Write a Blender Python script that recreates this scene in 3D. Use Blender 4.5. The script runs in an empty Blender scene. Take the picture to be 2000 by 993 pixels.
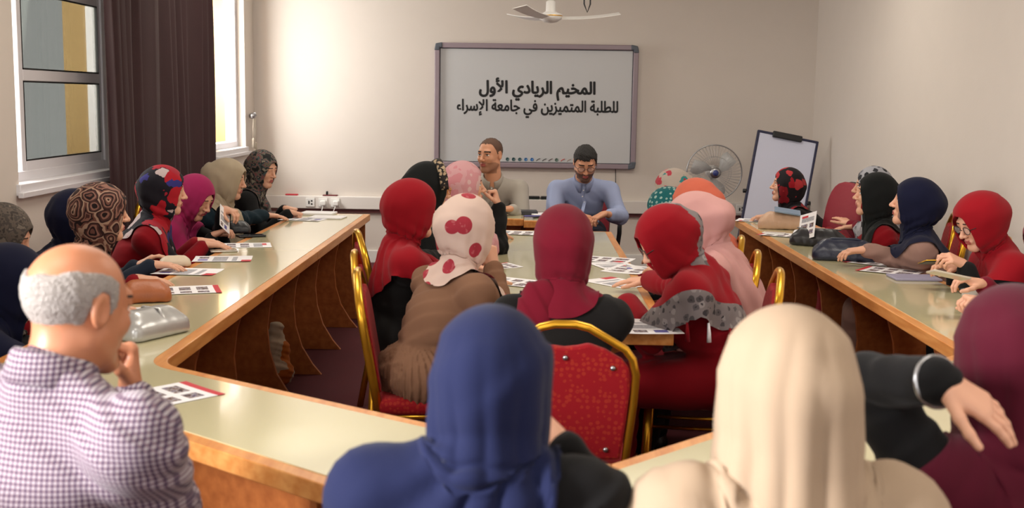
import bpy, bmesh, math, random
import numpy as np
from math import radians as rad, sin, cos, pi
from mathutils import Vector, Matrix
import unicodedata
SC = bpy.context.scene
COL = SC.collection
random.seed(4)

# ------------------------------------------------------------------ camera
# the frame is 2000 x 993 pixels; 2260 px focal length
F, CAM_H = 2260.0, 1.57
def _n(v): return v / np.linalg.norm(v)
_d = _n(np.array([35 / F, 301.5 / F, -1.0]))
_e = np.array([cos(.015), -sin(.015), 0.0])
_z = _n(np.cross(_e, _d)); _x = np.cross(_d, _z)
W = np.array([_x, _d, _z])                       # camera axes -> world
CAMP = np.array([0.0, 0.0, CAM_H])
def ray(u, v): return W @ np.array([(u - 1000) / F, -(v - 496.5) / F, -1.0])
def at(u, v, y):                                  # the point of the room at depth y on a sight line
    r = ray(u, v); return CAMP + r * (y / r[1])
def tab(u, v, z=.75):                             # the point of a horizontal plane on a sight line
    r = ray(u, v); return CAMP + r * ((z - CAM_H) / r[2])
cam = bpy.data.cameras.new('camera')
cam.sensor_width = 36; cam.lens = 36 * F / 2000
cam.clip_start = .05
cam.dof.use_dof = True; cam.dof.focus_distance = 6.6; cam.dof.aperture_fstop = 4.5
camo = bpy.data.objects.new('camera', cam); COL.objects.link(camo)
m4 = Matrix.Identity(4)
for i in range(3):
    for j in range(3): m4[i][j] = W[i][j]
    m4[i][3] = CAMP[i]
camo.matrix_world = m4
SC.camera = camo

# ------------------------------------------------------------------ light
SC.view_settings.view_transform = 'Standard'
SC.view_settings.look = 'None'
SC.view_settings.gamma = 1
SC.view_settings.use_curve_mapping = False
SC.view_settings.exposure = 0.0
wd = bpy.data.worlds.new('sky'); SC.world = wd; wd.use_nodes = True
wd.node_tree.nodes['Background'].inputs[0].default_value = (.93, .96, 1, 1)
wd.node_tree.nodes['Background'].inputs[1].default_value = 1.9
def area(name, loc, direction, sx, sy, power, col):
    l = bpy.data.lights.new(name, 'AREA'); l.shape = 'RECTANGLE'; l.size = sx; l.size_y = sy
    l.energy = power; l.color = col
    o = bpy.data.objects.new(name, l); COL.objects.link(o); o.location = loc
    o.rotation_euler = Vector(direction).to_track_quat('-Z', 'Y').to_euler()
    return o
DAY = (1.0, .97, .93)
# daylight entering by the three windows of the left wall; the lamp behind the camera is an added fill
area('daylight_window_near', (-3.0, .95, 1.95), (1, .4, -.2), 1.5, 1.6, 185, (1, .97, .98)).data.spread = rad(95)
area('daylight_window_middle', (-3.1, 6.5, 1.95), (1, 0, -.15), 1.4, 1.6, 90, DAY)
area('daylight_window_far', (-3.1, 10.1, 1.95), (1, .1, -.1), 1.5, 1.0, 95, (1, .96, .9))
area('fill_behind_camera', (0, -2.75, 1.9), (0, 1, -.05), 3.4, 1.4, 62, DAY)
# ambient fill from unseen ceiling lamps added to light the room
for (lx, ly) in ((-1.2, 1.6), (1.2, 1.6), (-1.2, 4.8), (1.2, 4.8), (-1.2, 8.2), (1.2, 8.2)):
    area('ceiling_fill_light', (lx, ly, 3.02), (0, 0, -1), 1.2, .3, 12 if ly < 2 else 24, (1, .93, .82))

# ------------------------------------------------------------------ materials
def S(r, g, b):
    f = lambda c: ((c / 255 + .055) / 1.055) ** 2.4 if c > 10 else c / 255 / 12.92
    return (f(r), f(g), f(b), 1)
MATS = {}
def mat(name, col, rough=.6, metal=0, spec=.5, coat=0, sheen=0, alpha=1, bump=None, vary=0, trans=0, emit=0):
    if name in MATS: return MATS[name]
    m = bpy.data.materials.new(name); m.use_nodes = True; MATS[name] = m
    nt = m.node_tree; b = nt.nodes['Principled BSDF']
    b.inputs['Base Color'].default_value = col; b.inputs['Roughness'].default_value = rough
    b.inputs['Metallic'].default_value = metal; b.inputs['Specular IOR Level'].default_value = spec
    b.inputs['Coat Weight'].default_value = coat; b.inputs['Coat Roughness'].default_value = .06
    b.inputs['Sheen Weight'].default_value = sheen; b.inputs['Sheen Roughness'].default_value = .5
    b.inputs['Alpha'].default_value = alpha; b.inputs['Transmission Weight'].default_value = trans
    if emit: b.inputs['Emission Color'].default_value = col; b.inputs['Emission Strength'].default_value = emit
    m.diffuse_color = col
    if vary or bump:
        tc = nt.nodes.new('ShaderNodeTexCoord')
    if vary:
        n = nt.nodes.new('ShaderNodeTexNoise'); n.inputs['Scale'].default_value = 6; n.inputs['Detail'].default_value = 4
        nt.links.new(tc.outputs['Object'], n.inputs['Vector'])
        mx = nt.nodes.new('ShaderNodeMix'); mx.data_type = 'RGBA'
        c = np.array(col[:3])
        mx.inputs[6].default_value = (*(c * (1 - vary)), 1); mx.inputs[7].default_value = (*np.minimum(c * (1 + vary), 1), 1)
        nt.links.new(n.outputs['Fac'], mx.inputs[0]); nt.links.new(mx.outputs[2], b.inputs['Base Color'])
    if bump:
        n = nt.nodes.new('ShaderNodeTexNoise'); n.inputs['Scale'].default_value = bump[0]; n.inputs['Detail'].default_value = 3
        nt.links.new(tc.outputs['Object'], n.inputs['Vector'])
        bp = nt.nodes.new('ShaderNodeBump'); bp.inputs['Strength'].default_value = bump[1]; bp.inputs['Distance'].default_value = .01
        nt.links.new(n.outputs['Fac'], bp.inputs['Height']); nt.links.new(bp.outputs['Normal'], b.inputs['Normal'])
    return m
def cloth(name, rgb, sheen=.25, vary=.12): return mat(name, tuple(c * .52 for c in S(*rgb)[:3]) + (1,), .85, sheen=sheen * .18, spec=.15, bump=(700, .1), vary=vary)

def pattern(name, kind, cols, scale=20, sheen=.03, rough=.8, warp=.3, cover=.42):
    """printed cloth: kind = blobs | dots | paisley | camo | check | wood"""
    if name in MATS: return MATS[name]
    if kind in ('blobs', 'dots', 'paisley', 'camo', 'check'): cols = [tuple(c * .62 for c in q[:3]) + (1,) for q in cols]
    m = mat(name, cols[0], rough, sheen=sheen, spec=.25); nt = m.node_tree; b = nt.nodes['Principled BSDF']
    N = lambda t: nt.nodes.new('ShaderNode' + t); L = nt.links.new
    tc = N('TexCoord'); vec = tc.outputs['Object']
    def ramp(inp, stops, interp='CONSTANT'):
        r = N('ValToRGB'); r.color_ramp.interpolation = interp
        el = r.color_ramp.elements
        while len(el) < len(stops): el.new(.5)
        for e, (p, c) in zip(el, stops): e.position = p; e.color = c
        L(inp, r.inputs[0]); return r.outputs[0]
    def warped(amount, sc):
        n = N('TexNoise'); n.inputs['Scale'].default_value = sc; L(vec, n.inputs['Vector'])
        mx = N('VectorMath'); mx.operation = 'MULTIPLY_ADD'
        L(n.outputs['Color'], mx.inputs[0]); mx.inputs[1].default_value = (amount,) * 3; L(vec, mx.inputs[2]); return mx.outputs[0]
    def mix(fac, a, c):
        x = N('Mix'); x.data_type = 'RGBA'; L(fac, x.inputs[0])
        for s, val in ((6, a), (7, c)):
            if isinstance(val, tuple): x.inputs[s].default_value = val
            else: L(val, x.inputs[s])
        return x.outputs[2]
    if kind == 'blobs':      # scattered motifs of a few colours on a ground
        v = N('TexVoronoi'); v.inputs['Scale'].default_value = scale; L(warped(warp / scale, scale * 1.8), v.inputs['Vector'])
        k = len(cols) - 1
        sep = N('SeparateColor'); L(v.outputs['Color'], sep.inputs[0])
        motif = ramp(sep.outputs[0], [(i / k, c) for i, c in enumerate(cols[1:])])
        inside = ramp(v.outputs['Distance'], [(0, (1, 1, 1, 1)), (cover, (0, 0, 0, 1))])
        core = ramp(v.outputs['Distance'], [(0, (1, 1, 1, 1)), (.12, (0, 0, 0, 1))])
        out = mix(inside, cols[0], motif); out = mix(core, out, cols[-1])
    elif kind == 'dots':
        v = N('TexVoronoi'); v.inputs['Scale'].default_value = scale; v.inputs['Randomness'].default_value = warp; L(vec, v.inputs['Vector'])
        n = N('TexNoise'); n.inputs['Scale'].default_value = scale * 5; L(vec, n.inputs['Vector'])
        inside = ramp(v.outputs['Distance'], [(0, (1, 1, 1, 1)), (.37, (0, 0, 0, 1))])
        motif = mix(ramp(n.outputs['Fac'], [(0, (0, 0, 0, 1)), (.62, (1, 1, 1, 1))]), cols[1], cols[2] if len(cols) > 2 else cols[1])
        out = mix(inside, cols[0], motif)
    elif kind == 'paisley':
        v = N('TexVoronoi'); v.inputs['Scale'].default_value = scale; L(warped(1.1 / scale, scale * .8), v.inputs['Vector'])
        w = N('Math'); w.operation = 'MULTIPLY'; L(v.outputs['Distance'], w.inputs[0]); w.inputs[1].default_value = 2.3
        fr = N('Math'); fr.operation = 'FRACT'; L(w.outputs[0], fr.inputs[0])
        k = len(cols); out = ramp(fr.outputs[0], [(i / k, c) for i, c in enumerate(cols)])
    elif kind == 'camo':
        n = N('TexNoise'); n.inputs['Scale'].default_value = scale; n.inputs['Detail'].default_value = 2.5; L(vec, n.inputs['Vector'])
        k = len(cols); out = ramp(n.outputs['Fac'], [(0 if i == 0 else .32 + .36 * i / k, c) for i, c in enumerate(cols)])
    elif kind == 'check':
        sep = N('SeparateXYZ'); L(vec, sep.inputs[0]); f = []
        for ax in (0, 2):
            a = N('Math'); a.operation = 'MULTIPLY'; L(sep.outputs[ax], a.inputs[0]); a.inputs[1].default_value = scale
            fr = N('Math'); fr.operation = 'FRACT'; L(a.outputs[0], fr.inputs[0])
            g = N('Math'); g.operation = 'GREATER_THAN'; L(fr.outputs[0], g.inputs[0]); g.inputs[1].default_value = .55; f.append(g.outputs[0])
        out = mix(f[1], mix(f[0], cols[0], cols[1]), mix(f[0], cols[2], cols[3]))
    elif kind == 'wood':
        mp = N('Mapping'); mp.inputs['Scale'].default_value = (scale, scale * .12, scale * 1.0); L(vec, mp.inputs[0])
        n = N('TexNoise'); n.inputs['Scale'].default_value = 3; n.inputs['Detail'].default_value = 6; L(mp.outputs[0], n.inputs['Vector'])
        out = ramp(n.outputs['Fac'], [(.3, cols[0]), (.7, cols[1])], 'LINEAR')
    L(out, b.inputs['Base Color'])
    return m

M_WALL = mat('wall_paint', S(214, 205, 196), .75, bump=(60, .05), vary=.02)
M_WHITE = mat('white_plastic', S(232, 230, 226), .4)
M_TRUNK = mat('trunking_plastic', S(222, 216, 210), .4)
M_FRAMEW = mat('window_aluminium', S(222, 220, 224), .35)
M_JAMB = mat('jamb_stone', S(176, 146, 98), .8)
M_CARPET = mat('carpet_maroon', S(82, 20, 30), .95, sheen=.02, bump=(400, .4), vary=.2)
M_CEIL = mat('ceiling_paint', S(228, 224, 216), .8)
M_WOOD = pattern('beech_edge', 'wood', [S(196, 124, 62), S(222, 158, 92)], 14, sheen=0, rough=.3)
M_WOODD = pattern('beech_panel', 'wood', [S(150, 84, 42), S(178, 106, 56)], 9, sheen=0, rough=.42)
M_CREAM = mat('cream_glass_top', S(208, 200, 160), .16, coat=.6)
M_BLACK = mat('black_plastic', S(26, 26, 28), .45)
M_GOLD = mat('gold_metal', S(214, 160, 46), .28, metal=.85)
M_REDF = pattern('red_upholstery', 'dots', [S(176, 16, 30), S(196, 52, 36), S(160, 14, 26)], 60, warp=.6)
M_STEEL = mat('steel', S(170, 170, 172), .3, metal=.9)
M_PAPER = mat('paper', S(236, 234, 236), .7)
M_PRED = mat('print_red', S(196, 44, 58), .6)
M_PBLUE = mat('print_blue', S(96, 92, 160), .6)
M_PMIX = pattern('print_photo', 'camo', [S(70, 62, 74), S(150, 120, 110), S(196, 190, 196), S(110, 90, 130)], 60, sheen=0)
M_PTXT = pattern('print_text', 'camo', [S(222, 220, 224), S(190, 190, 200), S(232, 230, 232)], 120, sheen=0)
M_SKIN = mat('skin', S(216, 164, 136), .5, spec=.4, vary=.06)
M_SKINM = mat('skin_tan', S(206, 148, 116), .5, spec=.4, vary=.06)
M_SKINO = mat('skin_ruddy', S(188, 124, 90), .42, spec=.5, vary=.12)
M_LIP = mat('lip', S(168, 84, 80), .45)
M_BROW = mat('brow', S(40, 28, 24), .8)
M_EYEW = mat('eye_white', S(226, 220, 214), .25)
M_IRIS = mat('iris', S(36, 24, 20), .2)
M_LENS = mat('spectacle_lens', S(235, 238, 240), .05, alpha=.18)

# ------------------------------------------------------------------ objects
def link(name, me, parent=None, mats=()):
    o = bpy.data.objects.new(name, me); COL.objects.link(o)
    for m in mats: me.materials.append(m)
    if parent is not None: o.parent = parent
    return o
def tag(o, label=None, cat=None, group=None, kind=None):
    if label: o['label'] = label
    if cat: o['category'] = cat
    if group: o['group'] = group
    if kind: o['kind'] = kind
    return o
def thing(name, loc, label, cat, group=None, rz=0):
    o = bpy.data.objects.new(name, None); COL.objects.link(o); o.empty_display_size = .1
    o.location = loc; o.rotation_euler = (0, 0, rz)
    return tag(o, label, cat, group)
def copy_tree(o, parent=None):
    c = o.copy(); COL.objects.link(c)
    if parent is not None: c.parent = parent
    for ch in list(o.children): copy_tree(ch, c)
    return c

class MB:
    """collects shapes; build() links them as one mesh object"""
    def __init__(s): s.bm = bmesh.new()
    def _mi(s, faces, mi, smooth):
        for f in faces: f.material_index = mi; f.smooth = smooth
    def box(s, c, d, mi=0, bev=0, R=None):
        r = bmesh.ops.create_cube(s.bm, size=1)
        mtx = Matrix.Translation(c) @ (R.to_4x4() if R is not None else Matrix.Identity(4)) @ Matrix.Diagonal((*d, 1))
        bmesh.ops.transform(s.bm, matrix=mtx, verts=r['verts'])
        fs = set(f for v in r['verts'] for f in v.link_faces); s._mi(fs, mi, False)
        if bev:
            es = list(set(e for f in fs for e in f.edges))
            b = bmesh.ops.bevel(s.bm, geom=es, offset=bev, segments=2, affect='EDGES', profile=.5)
            s._mi(b['faces'], mi, True)
        return s
    def tube(s, pts, r, n=8, mi=0, closed=False, flat=None):
        pts = [Vector(p) for p in pts]; m = len(pts); rings = []
        prev = None
        for i, p in enumerate(pts):
            if closed: t = pts[(i + 1) % m] - pts[i - 1]
            else: t = pts[min(i + 1, m - 1)] - pts[max(i - 1, 0)]
            t.normalize()
            ref = prev if prev is not None else (Vector((0, 0, 1)) if abs(t.z) < .9 else Vector((1, 0, 0)))
            a = (ref - t * ref.dot(t)).normalized(); b = t.cross(a); prev = a
            rr = r[i] if isinstance(r, (list, tuple)) else r
            fl = flat or 1
            rings.append([s.bm.verts.new(p + a * cos(2 * pi * k / n) * rr + b * sin(2 * pi * k / n) * rr * fl) for k in range(n)])
        fs = []
        for i in range(m if closed else m - 1):
            A, B = rings[i], rings[(i + 1) % m]
            for k in range(n): fs.append(s.bm.faces.new((A[k], A[(k + 1) % n], B[(k + 1) % n], B[k])))
        if not closed: fs.append(s.bm.faces.new(rings[0][::-1])); fs.append(s.bm.faces.new(rings[-1]))
        s._mi(fs, mi, True); return s
    def lathe(s, prof, c=(0, 0, 0), n=24, mi=0, R=None, cap=True):
        R = R or Matrix.Identity(3); c = Vector(c); rings = []
        for (r, z) in prof:
            rings.append([s.bm.verts.new(c + R @ Vector((r * cos(2 * pi * k / n), r * sin(2 * pi * k / n), z))) for k in range(n)])
        fs = []
        for A, B in zip(rings, rings[1:]):
            for k in range(n): fs.append(s.bm.faces.new((A[k], A[(k + 1) % n], B[(k + 1) % n], B[k])))
        if cap: fs.append(s.bm.faces.new(rings[0][::-1])); fs.append(s.bm.faces.new(rings[-1]))
        s._mi(fs, mi, True); return s
    def prism(s, poly, z0, z1, mi=0, axis='z', smooth=False):
        """extrude a polygon; axis z: (x,y) pts, y: (x,z) pts along y, x: (y,z) pts along x"""
        f3 = {'z': lambda p, h: (p[0], p[1], h), 'y': lambda p, h: (p[0], h, p[1]), 'x': lambda p, h: (h, p[0], p[1])}[axis]
        A = [s.bm.verts.new(f3(p, z0)) for p in poly]; B = [s.bm.verts.new(f3(p, z1)) for p in poly]
        fs = [s.bm.faces.new(A[::-1]), s.bm.faces.new(B)]
        n = len(poly)
        for k in range(n): fs.append(s.bm.faces.new((A[k], A[(k + 1) % n], B[(k + 1) % n], B[k])))
        s._mi(fs, mi, smooth); return s
    def build(s, name, mats, parent=None, bevel=0):
        bmesh.ops.recalc_face_normals(s.bm, faces=s.bm.faces[:])
        me = bpy.data.meshes.new(name); s.bm.to_mesh(me); s.bm.free()
        o = link(name, me, parent, mats if isinstance(mats, (list, tuple)) else [mats])
        if bevel:
            b = o.modifiers.new('b', 'BEVEL'); b.width = bevel; b.segments = 2; b.limit_method = 'ANGLE'
        return o
def structure(o, label=None): o['kind'] = 'structure'; return o
def rot(x=0, y=0, z=0): return (Matrix.Rotation(rad(z), 3, 'Z') @ Matrix.Rotation(rad(y), 3, 'Y') @ Matrix.Rotation(rad(x), 3, 'X'))

# ------------------------------------------------------------------ room
XL, XR, YB, YN, ZC = -2.6, 2.66, 10.97, -2.4, 3.1
structure(MB().box((0, (YB + YN) / 2, -.05), (6.2, YB - YN + .6, .1)).build('floor', M_CARPET))
structure(MB().box((0, (YB + YN) / 2, ZC + .05), (6.2, YB - YN + .6, .1)).build('ceiling', M_CEIL))
structure(MB().box((0, YB + .1, ZC / 2), (6.2, .2, ZC)).build('wall_back', M_WALL))
structure(MB().box((XR + .1, (YB + YN) / 2, ZC / 2), (.2, YB - YN, ZC)).build('wall_right', M_WALL))
structure(MB().box((-2.45, YN - .1, ZC / 2), (1.3, .2, ZC)).box((2.45, YN - .1, ZC / 2), (1.3, .2, ZC)).box((0, YN - .1, .575), (3.6, .2, 1.15)).box((0, YN - .1, 2.875), (3.6, .2, .45)).build('wall_near', M_WALL))
b = MB()                                           # unseen window added as an opening for the fill lamp
for x in (-1.77, -.9, 0, .9, 1.77): b.box((x, YN - .1, 1.9), (.05, .06, 1.4))
for z in (1.175, 2.625): b.box((0, YN - .1, z), (3.6, .06, .05))
structure(b.build('window_4', M_FRAMEW))
# left wall, .33 m thick, with three openings (y0, y1, z0, z1)
WIN = [(.1, 1.85, 1.1, 2.75), (5.86, 7.33, 1.1, 2.75), (9.56, 10.62, 1.1, 2.75)]
b = MB(); T = .33; xc = XL - T / 2; ys = YN
for (y0, y1, z0, z1) in WIN:
    b.box((xc, (ys + y0) / 2, ZC / 2), (T, y0 - ys, ZC))
    b.box((xc, (y0 + y1) / 2, z0 / 2), (T, y1 - y0, z0)); b.box((xc, (y0 + y1) / 2, (z1 + ZC) / 2), (T, y1 - y0, ZC - z1))
    ys = y1
b.box((xc, (ys + YB) / 2, ZC / 2), (T, YB - ys, ZC))
structure(b.build('wall_left', M_WALL))
# damp patch on the wall below the middle window
pt = MB(); rr = random.Random(3)
def blob(cy, cz, ry, rz_, n=22):
    return [(cy + ry * cos(2 * pi * k / n) * rr.uniform(.7, 1.15), cz + rz_ * sin(2 * pi * k / n) * rr.uniform(.7, 1.15)) for k in range(n)]
pt.prism(blob(6.45, .93, .16, .1), XL, XL + .002, axis='x'); pt.prism(blob(6.47, .75, .05, .14), XL, XL + .0025, axis='x')
structure(pt.build('trim_1', mat('damp_plaster', S(158, 154, 150), .9, vary=.2, alpha=.55)))
# window jamb linings of pale stone, sills, frames
def window(n, y0, y1, z0, z1, sash):
    r = bpy.data.objects.new('window_%d' % n, None); COL.objects.link(r); r.location = (XL - .12, (y0 + y1) / 2, z0); r['kind'] = 'structure'
    L = lambda y: y - (y0 + y1) / 2
    j = MB(); hz = z1 - z0; w = y1 - y0
    for s_ in (0, 1):
        yy = L(y1) - .006 if s_ else L(y0) + .006
        j.box((-.115, yy, hz / 2), (.19, .012, hz))
    j.box((-.115, 0, .006), (.19, w, .012)); j.build('jamb_lining', M_JAMB, r)
    MB().box((.085, 0, -.026), (.115, w + .06, .06), bev=.004).box((.15, 0, -.05), (.03, w + .1, .03), bev=.004).build('window_sill', M_FRAMEW, r)
    f = MB(); t = .055
    f.box((0, L(y0) + t / 2, hz / 2), (.1, t, hz)).box((0, L(y1) - t / 2, hz / 2), (.1, t, hz))
    f.box((0, 0, t / 2), (.1, w - 2 * t, t)).box((0, 0, hz - t / 2), (.1, w - 2 * t, t)).build('window_frame', M_FRAMEW, r, .004)
    for (a, c, zs, x) in sash:                    # sliding sash: from a to c, rail heights zs
        s = MB(); ts = .05
        s.box((x, L(a) + ts / 2, hz / 2), (.035, ts, hz - .1)).box((x, L(c) - ts / 2, hz / 2), (.035, ts, hz - .1))
        cw = c - a - 2 * ts
        for z in zs: s.box((x, (L(a) + L(c)) / 2, z - z0), (.035, cw, .06))
        s.box((x, (L(a) + L(c)) / 2, .08), (.035, cw, .06)); s.box((x, (L(a) + L(c)) / 2, hz - .08), (.035, cw, .05))
        so = s.build('window_sash', M_FRAMEW, r, .004)
        gz = MB(); gk = MB(); zz = [z0 + .1] + list(zs) + [z1 - .1]
        for q, (za, zb) in enumerate(zip(zz, zz[1:])):
            lo = za + (.005 if q == 0 else .03); hi = zb - (.03 if q < len(zz) - 2 else 0)
            gz.box((x, (L(a) + L(c)) / 2, (lo + hi) / 2 - z0), (.006, c - a - .1, hi - lo))
            ya, yb = L(a) + ts, L(c) - ts
            for yy in (ya + .004, yb - .004): gk.box((x + .012, yy, (lo + hi) / 2 - z0), (.012, .008, hi - lo))
            for z in (lo + .004, hi - .004): gk.box((x + .012, (ya + yb) / 2, z - z0), (.012, yb - ya, .008))
        gz.build('glass_pane', M_GLASSW, so); gk.build('gasket', M_BLACK, so)
    return r
M_GLASSW = bpy.data.materials.new('window_glass'); M_GLASSW.use_nodes = True
nt = M_GLASSW.node_tree; nt.nodes.clear()
o_ = nt.nodes.new('ShaderNodeOutputMaterial'); mx = nt.nodes.new('ShaderNodeMixShader'); tr = nt.nodes.new('ShaderNodeBsdfTransparent'); gl = nt.nodes.new('ShaderNodeBsdfGlossy')
tr.inputs[0].default_value = (.5, .5, .47, 1); gl.inputs[0].default_value = (.72, .77, .76, 1); gl.inputs['Roughness'].default_value = .03; mx.inputs[0].default_value = .28
nt.links.new(tr.outputs[0], mx.inputs[1]); nt.links.new(gl.outputs[0], mx.inputs[2]); nt.links.new(mx.outputs[0], o_.inputs[0])
window(1, *WIN[1], [(6.1, 7.29, (1.66, 2.13), .02)])
window(2, *WIN[2], [(9.6, 9.86, (1.66, 2.13), .02)])
window(3, *WIN[0], [(1.0, 1.81, (1.66, 2.13), .02)])
# baseboards
structure(MB().box((0, YB - .01, .06), (XR - XL, .02, .12), bev=.004).build('baseboard_back', M_WHITE))
structure(MB().box((XR - .01, (YB + YN) / 2, .06), (.02, YB - YN, .12), bev=.004).build('baseboard_right', M_WHITE))
structure(MB().box((XL + .01, (YB + YN) / 2, .06), (.02, YB - YN, .12), bev=.004).build('baseboard_left', M_WHITE))
# cable trunking along the back wall with its shadow underneath painted as a dark strip
structure(MB().box((0, YB - .03, .575), (XR - XL, .06, .12), bev=.006).build('trim_2', M_TRUNK))
structure(MB().box((0, YB - .015, .497), (XR - XL, .03, .03)).build('trunking_shadow_strip', mat('trunking_shadow', S(104, 56, 56), .6)))
# fixtures of the unseen ceiling lamps, added for the ambient fill
for k, (lx, ly) in enumerate(((-1.2, 1.6), (1.2, 1.6), (-1.2, 4.8), (1.2, 4.8), (-1.2, 8.2), (1.2, 8.2))):
    c = thing('added_ceiling_light', (lx, ly, ZC), 'long white ceiling light above the table, unseen, added for ambient fill', 'light', 'added ceiling lights')
    MB().box((0, 0, -.02), (1.24, .34, .04), bev=.006).build('housing', M_WHITE, c)
    MB().box((0, 0, -.045), (1.2, .3, .012)).build('diffuser', mat('lamp_diffuser', S(255, 244, 226), .5, emit=2.0), c)

# ------------------------------------------------------------------ sculpting: distance fields turned into one smooth surface
def V(*a): return np.array(a, float)
def frame(fwd, up):                               # 3x3, columns right, forward, up
    f = _n(np.asarray(fwd, float)); u = np.asarray(up, float); u = _n(u - f * u.dot(f)); return np.stack([np.cross(f, u), f, u], 1)
def wob(P, freq, seed):
    r = np.random.RandomState(seed); o = 0
    for i in range(5):
        k = r.normal(size=3); k *= freq * r.uniform(.6, 1.5) / np.linalg.norm(k)
        o = o + np.sin(P[0] * k[0] + P[1] * k[1] + P[2] * k[2] + r.uniform(0, 6.28))
    return o / 2.5
class Shape:
    def __init__(s): s.ops = []; s.disp = []
    def add(s, fn, lo, hi, k=.02, op='u'): s.ops.append((fn, np.array(lo, float), np.array(hi, float), k, op)); return s
    def cone(s, a, b, ra, rb, k=.03, op='u', R=None, sq=1):
        """rounded cone from a to b; sq squashes it along the third axis of R"""
        a = np.asarray(a, float); b = np.asarray(b, float); ba = b - a; bb = max(ba.dot(ba), 1e-9)
        def fn(P):
            q = [P[i] - a[i] for i in range(3)]
            h = np.clip((q[0] * ba[0] + q[1] * ba[1] + q[2] * ba[2]) / bb, 0, 1)
            e = [q[i] - h * ba[i] for i in range(3)]
            n2 = e[0] ** 2 + e[1] ** 2 + e[2] ** 2
            if R is not None:
                w = e[0] * R[0] + e[1] * R[1] + e[2] * R[2]; n2 = n2 + (1 / sq ** 2 - 1) * w * w
            return np.sqrt(n2) - (ra + (rb - ra) * h)
        r = max(ra, rb); return s.add(fn, np.minimum(a, b) - r, np.maximum(a, b) + r, k, op)
    def ell(s, c, r, R=None, k=.03, op='u'):
        c = np.asarray(c, float); r = np.asarray(r, float); R = np.eye(3) if R is None else R
        ext = np.sqrt(((R * r) ** 2).sum(1))
        def fn(P):
            q = [P[i] - c[i] for i in range(3)]
            k0 = 0; k1 = 0
            for j in range(3):
                w = q[0] * R[0, j] + q[1] * R[1, j] + q[2] * R[2, j]
                k0 = k0 + (w / r[j]) ** 2; k1 = k1 + (w / r[j] ** 2) ** 2
            k0 = np.sqrt(k0); return k0 * (k0 - 1) / np.sqrt(k1 + 1e-9)
        return s.add(fn, c - ext, c + ext, k, op)
    def rbox(s, c, half, r, k=.03, taper=0, op='u'):
        c = np.asarray(c, float); half = np.asarray(half, float)
        def fn(P):
            z = P[2] - c[2]; sc = 1 - taper * (z / half[2] * .5 + .5)
            q = [np.abs(P[0] - c[0]) - (half[0] * (1 - taper * .25 * (z / half[2] + 1)) - r), np.abs(P[1] - c[1]) - (half[1] * sc - r), np.abs(z) - (half[2] - r) + 0 * P[0] + 0 * P[1]]
            o = np.sqrt(sum(np.maximum(a, 0) ** 2 for a in q)); return o + np.minimum(np.maximum(np.maximum(q[0], q[1]), q[2]), 0) - r
        return s.add(fn, c - half, c + half, k, op)
    def build(s, h): return nets(*s.grid(h))
    def grid(s, h):
        us = [o for o in s.ops if o[4] == 'u']
        lo = np.min([o[1] for o in us], 0) - 4 * h - .02; hi = np.max([o[2] for o in us], 0) + 4 * h + .02
        n = np.ceil((hi - lo) / h).astype(int) + 1
        ax = [(lo[i] + h * np.arange(n[i])).astype(np.float32) for i in range(3)]
        Fd = np.full(n, .5, np.float32)
        for fn, l, u, k, op in s.ops:
            m = k + 4 * h if op == 'u' else k + 2 * h
            if l[0] < -50: sl = [slice(0, n[i]) for i in range(3)]
            else:
                i0 = np.clip(np.floor((l - m - lo) / h).astype(int), 0, n); i1 = np.clip(np.ceil((u + m - lo) / h).astype(int) + 1, 0, n)
                if (i1 <= i0).any(): continue
                sl = [slice(i0[i], i1[i]) for i in range(3)]
            sl = tuple(sl)
            P = (ax[0][sl[0]][:, None, None], ax[1][sl[1]][None, :, None], ax[2][sl[2]][None, None, :])
            d = fn(P).astype(np.float32); A = Fd[sl]
            if op == 'u': b_ = d
            else: A = -A; b_ = d if op == 's' else -d   # 's' subtracts, 'i' intersects
            if k > 0:
                t = np.clip(.5 + .5 * (A - b_) / k, 0, 1); res = A + (b_ - A) * t - k * t * (1 - t)
            else: res = np.minimum(A, b_)
            Fd[sl] = res if op == 'u' else -res
        for fn in s.disp:
            msk = np.abs(Fd) < .03 + 2 * h
            ii = np.nonzero(msk); P = tuple(ax[j][ii[j]] for j in range(3))
            Fd[ii] += fn(P).astype(np.float32)
        return Fd, lo, h
E8 = [(i, j, k) for i in (0, 1) for j in (0, 1) for k in (0, 1)]
EDG = [(a, b_) for a in range(8) for b_ in range(a + 1, 8) if sum(x != y for x, y in zip(E8[a], E8[b_])) == 1]
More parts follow.
